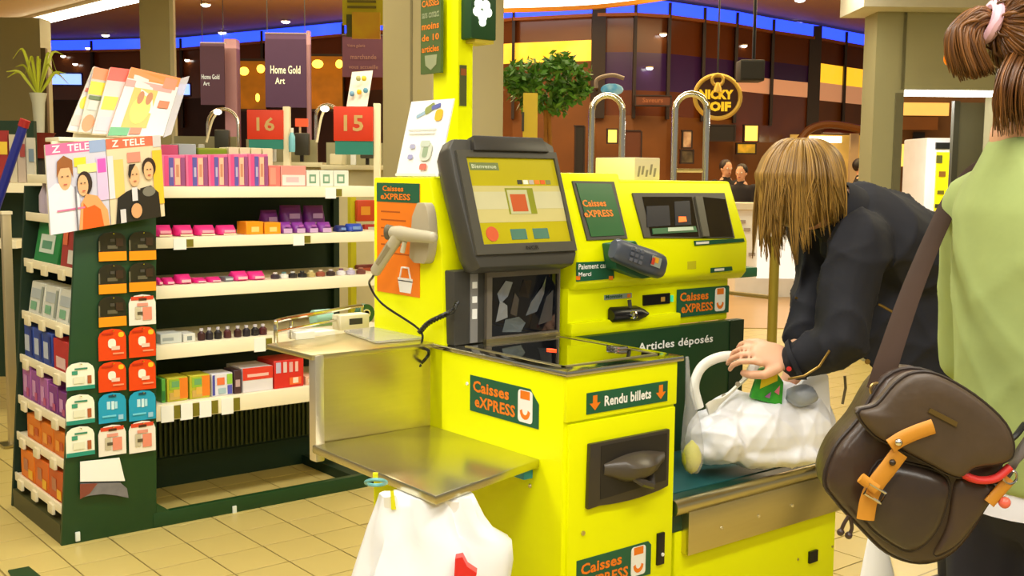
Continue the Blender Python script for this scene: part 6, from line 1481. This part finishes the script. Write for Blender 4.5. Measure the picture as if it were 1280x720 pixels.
# arch with bright shop behind the blond head
ar = thing('shop_arch', 'brightly lit arched shop entrance behind the bending person', 'entrance', ground(1040, 19.5))
fpart('lit_back', 985, 168, 1084, 262, 20.4, .05, mat('arch_glow', (196, 160, 90), .5, emit=.55, ecol=(206, 160, 70), rgb2=(120, 84, 40), scale=1.6), ar)
fpart('lamp_row', 1012, 170, 1052, 178, 20.2, .05, mat('arch_lamp', (255, 240, 190), .4, emit=4), ar); fpart('lamp_row', 1038, 186, 1046, 192, 20.1, .05, mat('arch_lamp', (255, 240, 190), .4, emit=4), ar)
obj('arch_rim', MB().tube(catmull([atd(1000, 175, 19.6), atd(1012, 162, 19.6), atd(1030, 156, 19.6), atd(1052, 157, 19.6), atd(1082, 163, 19.6)], 5), .07, 8), WOOD, ar, smooth=True)
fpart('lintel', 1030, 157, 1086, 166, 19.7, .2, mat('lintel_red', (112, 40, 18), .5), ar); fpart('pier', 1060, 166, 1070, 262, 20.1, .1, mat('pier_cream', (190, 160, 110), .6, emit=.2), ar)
# ---------------- leafy tree in the gallery
tr0 = ground(688, 10.5)
tree = thing('indoor_tree', 'leafy green indoor tree behind the till screen', 'tree', tr0)
pot = MB().lathe(tr0, [(.2, 0), (.25, .4), (.27, .42), (.22, .42)], 18); obj('pot', pot, mat('terracotta', (150, 84, 50), .7), tree, smooth=True)
for u, du in ((676, 6), (688, -2), (694, -10)):
    p0, p1 = A(*(tr0+RT*(u-688)/FPX*10.5)[:2], .4), atd(u+du, 125, 10.5)
    obj('trunk', MB().tube(catmull([p0, (p0+p1)/2+RT*.02, p1], 5), [.028-.0012*i for i in range(11)], 8), mat('bark_ochre', (150, 100, 30), .8, var=.2, scale=30), tree, smooth=True)
lf = MB(); rg2 = np.random.default_rng(8); cc = []
clumps = [(660, 92, .22), (690, 88, .25), (715, 95, .2), (648, 110, .18), (676, 112, .24), (706, 115, .2), (725, 112, .12), (640, 98, .12), (695, 132, .14), (665, 128, .14), (705, 78, .12)]
for k in range(1500):
    u, v, r = clumps[rg2.integers(len(clumps))]; d = nrm(rg2.normal(size=3)); c = atd(u, v, 10.5)+d*r*rg2.uniform(.3, 1)*A(1, 1, .7)
    a = nrm(rg2.normal(size=3)); b = nrm(np.cross(a, rg2.normal(size=3))); L = rg2.uniform(.035, .06)
    lf.add([c-a*L, c+b*L*.4, c+a*L, c-b*L*.4], [(0, 1, 2, 3)]); t_ = rg2.uniform(.55, 1.5); cc += [(t_, t_, t_*.9, 1)]*4
lf.c = cc
o = obj('foliage', lf, mat('leaf_green', (86, 140, 50), .45, attr=True, var=.2, scale=6), tree, recalc=False); o['kind'] = 'stuff'
# yellow notice post behind the screen
yp2 = thing('notice_post', 'yellow notice post partly hidden behind the till screen', 'post', ground(661, 6.3))
fpart('panel', 652, 116, 670, None, 6.3, .04, mat('notice_yellow', (206, 176, 10), .5), yp2); fpart('side_marks', 652, 140, 655, 164, 6.29, .01, mat('notice_dark', (50, 44, 16), .5), yp2); p = ground(645, 6.25); obj('foot', MB().obox(p, RT*.16, FW*.2, UP*.012), BLACK, yp2)
# ---------------- white counter and barrier beyond the bagging platform
wc = thing('service_counter', 'low white service counter far behind the bending person', 'counter', ground(975, 13.0))
fpart('front', 918, 262, 1040, 371, 13.0, .5, mat('counter_white', (236, 236, 230), .5), wc, .01); fpart('worktop', 914, 254, 1044, 262, 12.95, .6, mat('counter_top_cream', (226, 220, 196), .5), wc); fpart('glowing_panel', 946, 300, 1010, 348, 12.97, .03, mat('panel_glow', (255, 255, 250), .4, emit=.5), wc)
for u, v in ((928, 277), (934, 287), (940, 318)): fpart('lettering_mark', u-4, v-2, u+4, v+2, 12.98, .02, mat('mark_grey', (170, 160, 150), .6), wc)
fpart('kick_board', 918, 371, 1040, 377, 13.02, .4, mat('kick_steel', (150, 138, 108), .4, .3), wc)
bp_ = thing('barrier_post', 'olive brass barrier post with a side rail beyond the bags', 'barrier', ground(969, 9.0))
POL = mat('olive_brass', (150, 138, 56), .35, .5)
g0 = ground(969, 9.0); obj('pole', MB().tube([g0, A(g0[0], g0[1], atd(969, 296, 9.0)[2])], .04, 12), POL, bp_, smooth=True)
obj('base', MB().lathe(g0, [(.14, 0), (.14, .015), (.05, .03)], 18), POL, bp_, smooth=True)
z_ = atd(969, 372, 9.0)[2]; q0 = ground(905, 9.4); obj('rail', MB().tube([A(g0[0], g0[1], z_), A(q0[0], q0[1], z_)], .018, 8), mat('rail_olive', (130, 116, 70), .4, .4), bp_, smooth=True)
obj('end_post', MB().tube([q0, A(q0[0], q0[1], z_+.03)], .03, 10), POL, bp_, smooth=True)
# ---------------- drinks machine in the doorway
vm = thing('vending_machine', 'white machine with a yellow lit panel standing beyond the doorway', 'machine', ground(1170, 10.2))
p0 = atd(1146, 420, 10.2)
fpart('cabinet', 1147, 172, 1192, 415, 10.2, .6, mat('machine_white', (238, 236, 240), .4), vm, .02)
fpart('lit_panel', 1168, 190, 1189, 263, 10.18, .03, mat('panel_yellow', (246, 232, 10), .4, emit=.5), vm); fpart('top_screen', 1170, 178, 1191, 186, 10.18, .03, BLACK, vm)
for u0, v0, u1, v1, c in ((1171, 194, 1178, 204, (90, 90, 30)), (1174, 214, 1182, 221, (140, 90, 20)), (1172, 238, 1180, 243, (110, 100, 30)), (1169, 255, 1178, 260, (60, 60, 20))): fpart('panel_print', u0, v0, u1, v1, 10.165, .02, cm(c), vm)
bk_ = thing('far_shop', 'amber shop front seen deep through the doorway', 'shop front', ground(1150, 15)); fpart('wall_panel', 1100, 105, 1260, 420, 15, .1, mat('doorway_brown', (96, 64, 30), .6, var=.3, scale=2), bk_); fpart('lit_windows', 1126, 128, 1186, 144, 14.9, .05, mat('doorway_lit', (226, 176, 90), .5, emit=.8), bk_); fpart('globe_sign', 1124, 180, 1136, 208, 14.9, .05, mat('doorway_lamp', (236, 190, 90), .5, emit=1.2), bk_); fpart('dark_bay', 1136, 165, 1150, 300, 14.9, .04, DK, bk_); fpart('awning', 1128, 146, 1172, 162, 14.8, .1, WOOD, bk_)
# ---------------- far customers
def customer(u, D, h, yaw, top, leg, hair, label):
    c = ground(u, D); f = A(math.cos(yaw), math.sin(yaw), 0); sd = np.cross(f, UP); s = h/1.7
    t = thing('person', label, 'person', c)
    b = MB(); hd = c+UP*1.57*s; head_into(b, hd, f, UP, s); capsule_chain(b, [hd-UP*.07*s, c+UP*1.42*s], [.05*s, .055*s])
    capsule_chain(b, [c+UP*1.4*s, c+UP*1.25*s, c+UP*1.05*s, c+UP*.9*s], [(.1*s, .07*s), (.17*s, .1*s), (.13*s, .09*s), (.16*s, .11*s)], 14, side=sd)
    for k in (1, -1):
        s0 = c+sd*k*.18*s+UP*1.36*s; e0 = s0-UP*.28*s+sd*k*.03; w0 = e0-UP*.22*s+f*.08; capsule_chain(b, [s0, e0, w0], [.05*s, .042*s, .03*s]); hand_into(b, w0, nrm(-UP+f*.2), sd*k, s, .4)
        capsule_chain(b, [c+sd*k*.09+UP*.88*s, c+sd*k*.09+UP*.48*s+f*.02, c+sd*k*.09+UP*.08], [.085*s, .06*s, .042*s]); capsule_chain(b, [c+sd*k*.09+UP*.045, c+sd*k*.09+UP*.035+f*.12], [.036, .03])
    remesh('body', b, SKIN, t, .014, 3); face_parts(t, hd, f, UP, s)
    j = MB(); capsule_chain(j, [c+UP*1.42*s, c+UP*1.36*s, c+UP*1.22*s, c+UP*1.05*s, c+UP*.84*s], [(.08*s, .07*s), (.16*s, .1*s), (.19*s, .125*s), (.165*s, .12*s), (.19*s, .14*s)], 14, side=sd)
    for k in (1, -1):
        s0 = c+sd*k*.18*s+UP*1.36*s; e0 = s0-UP*.28*s+sd*k*.03; w0 = e0-UP*.2*s+f*.07; capsule_chain(j, [s0, e0, w0], [.066*s, .058*s, .046*s])
    remesh('coat', j, cm(top, .8), t, .02, 3)
    l = MB()
    for k in (1, -1): capsule_chain(l, [c+UP*.86*s, c+sd*k*.09+UP*.8*s, c+sd*k*.09+UP*.48*s+f*.02, c+sd*k*.09+UP*.06], [.12*s, .1*s, .075*s, .06*s])
    remesh('trousers', l, cm(leg, .8), t, .02, 2)
    hm = MB(); fz = nrm(f); R = np.array([sd, f, UP]).T; hm.ell(hd+UP*.035*s-f*.018*s, .086*s, .1*s, .1*s, 14, 10, R); obj('hair', hm, cm(hair, .5), t, smooth=True)
    return t
base_y = math.atan2(-FW[1], -FW[0])
customer(905, 15.0, 1.62, base_y+.4, (26, 22, 22), (24, 22, 26), (40, 24, 16), 'far customer in black beyond the cash unit, closer to the hoop')
customer(924, 14.4, 1.56, base_y-.5, (30, 26, 30), (30, 28, 32), (30, 20, 16), 'far customer in dark grey beyond the cash unit, beside the blond hair')
customer(1072, 15.5, 1.66, base_y+1.2, (22, 20, 24), (28, 28, 30), (24, 18, 16), 'far customer in black in front of the lit arch')
# ---------------- left edge: neighbouring stand, steel post, blue pole, palm
ns = thing('magazine_stand', 'dark neighbouring shelf stand at the picture edge behind the steel post', 'stand', ground(-10, 6.2))
fpart('back', -60, 150, 52, 470, 6.3, .04, GREEND, ns); fpart('shelf', -60, 228, 52, 240, 6.05, .3, CREAM, ns); fpart('shelf', -60, 300, 20, 310, 6.05, .3, CREAM, ns)
for i, (u0, u1, v0, c, c2) in enumerate(((-4, 11, 163, (150, 40, 40), (226, 190, 60)), (13, 22, 168, (190, 180, 160), (120, 110, 130)), (23, 33, 166, (176, 160, 150), (150, 60, 60)), (34, 44, 172, (190, 186, 176), (110, 130, 150)))):
    t = thing('magazine', f'upright magazine on the neighbouring stand, {ORD[i]} from the picture edge', 'magazine', atd(u0, 228, 6.1), 'magazines on the neighbouring stand'); fpart('cover', u0, v0, u1, 228, 6.12, .02, cm(c), t); fpart('print', u0+2, v0+14, u1-2, v0+30, 6.115, .006, cm(c2), t)
sp2 = thing('steel_post', 'slim steel corner post standing by the stepped side shelves', 'post', ground(9, 5.6))
g0 = ground(8, 5.6); obj('tube', MB().box(g0[0]-.022, g0[0]+.022, g0[1]-.022, g0[1]+.022, 0, atd(8, 266, 5.6)[2]), mat('post_steel', (206, 190, 150), .35, .6), sp2, bevel=.006)
obj('cap', MB().box(g0[0]-.026, g0[0]+.026, g0[1]-.026, g0[1]+.026, atd(8, 268, 5.6)[2], atd(8, 264, 5.6)[2]), CREAM, sp2); obj('base_plate', MB().box(g0[0]-.06, g0[0]+.06, g0[1]-.06, g0[1]+.06, 0, .012), STEEL, sp2)
bl_ = thing('blue_pole', 'slanting dark blue pole at the picture edge over the side shelves', 'pole', atd(0, 245, 5.0))
a, b = atd(-6, 262, 5.0), atd(31, 152, 5.0); obj('shaft', MB().tube([a-(b-a)*2.6, b], .02, 12), mat('pole_blue', (36, 44, 140), .4), bl_, smooth=True); obj('end_grip', MB().tube([b-(b-a)*.06, b+(b-a)*.02], .023, 12), mat('pole_red', (170, 36, 36), .4), bl_, smooth=True)
fp = thing('palm_plant', 'thin yellow green palm in a dark red pot behind the magazines', 'plant', atd(52, 200, 7.2))
c = atd(50, 188, 7.2); obj('pot', MB().lathe(c, [(.06, -.05), (.09, .10), (.1, .11), (.08, .11)], 16), mat('pot_red', (120, 30, 26), .5), fp, smooth=True); obj('wrap', MB().lathe(c+UP*.1, [(.03, 0), (.04, .2), (.055, .26), (.035, .25)], 12), mat('wrap_pale', (206, 206, 186), .5), fp, smooth=True)
fr = cm((190, 200, 50), .5)
for i in range(13):
    a = i*2.4; L = .10+.03*(i % 4); o_ = c+UP*.34
    d = RT*math.cos(a)+FW*math.sin(a)
    obj('frond', MB().tube(catmull([o_, o_+UP*L*.9+d*.06, o_+UP*L*1.5+d*.11, o_+UP*L*(1.45-.3*(i % 3))+d*.18], 4), [(.002+.007*math.sin(math.pi*min(1, k/12+.05)), .0015) for k in range(13)], 6), fr, fp, smooth=True)
p = c-UP*.05; obj('stand_leg', MB().tube([p, A(p[0], p[1], 0)], .03, 8), mat('stand_dark', (40, 36, 30), .6), fp)
fm = thing('floor_mat', 'dark green floor marker at the picture corner', 'mat', atz(25, 715, 0)); P = [atz(10, 714, .003), atz(36, 709, .003), atz(52, 722, .003), atz(22, 735, .003)]; obj('pad', MB().prism(P, (0, 0, .004)), GREEN, fm); obj('edge', MB().prism([q-UP*.0015 for q in P], (0, 0, .003)), GREEND, fm)
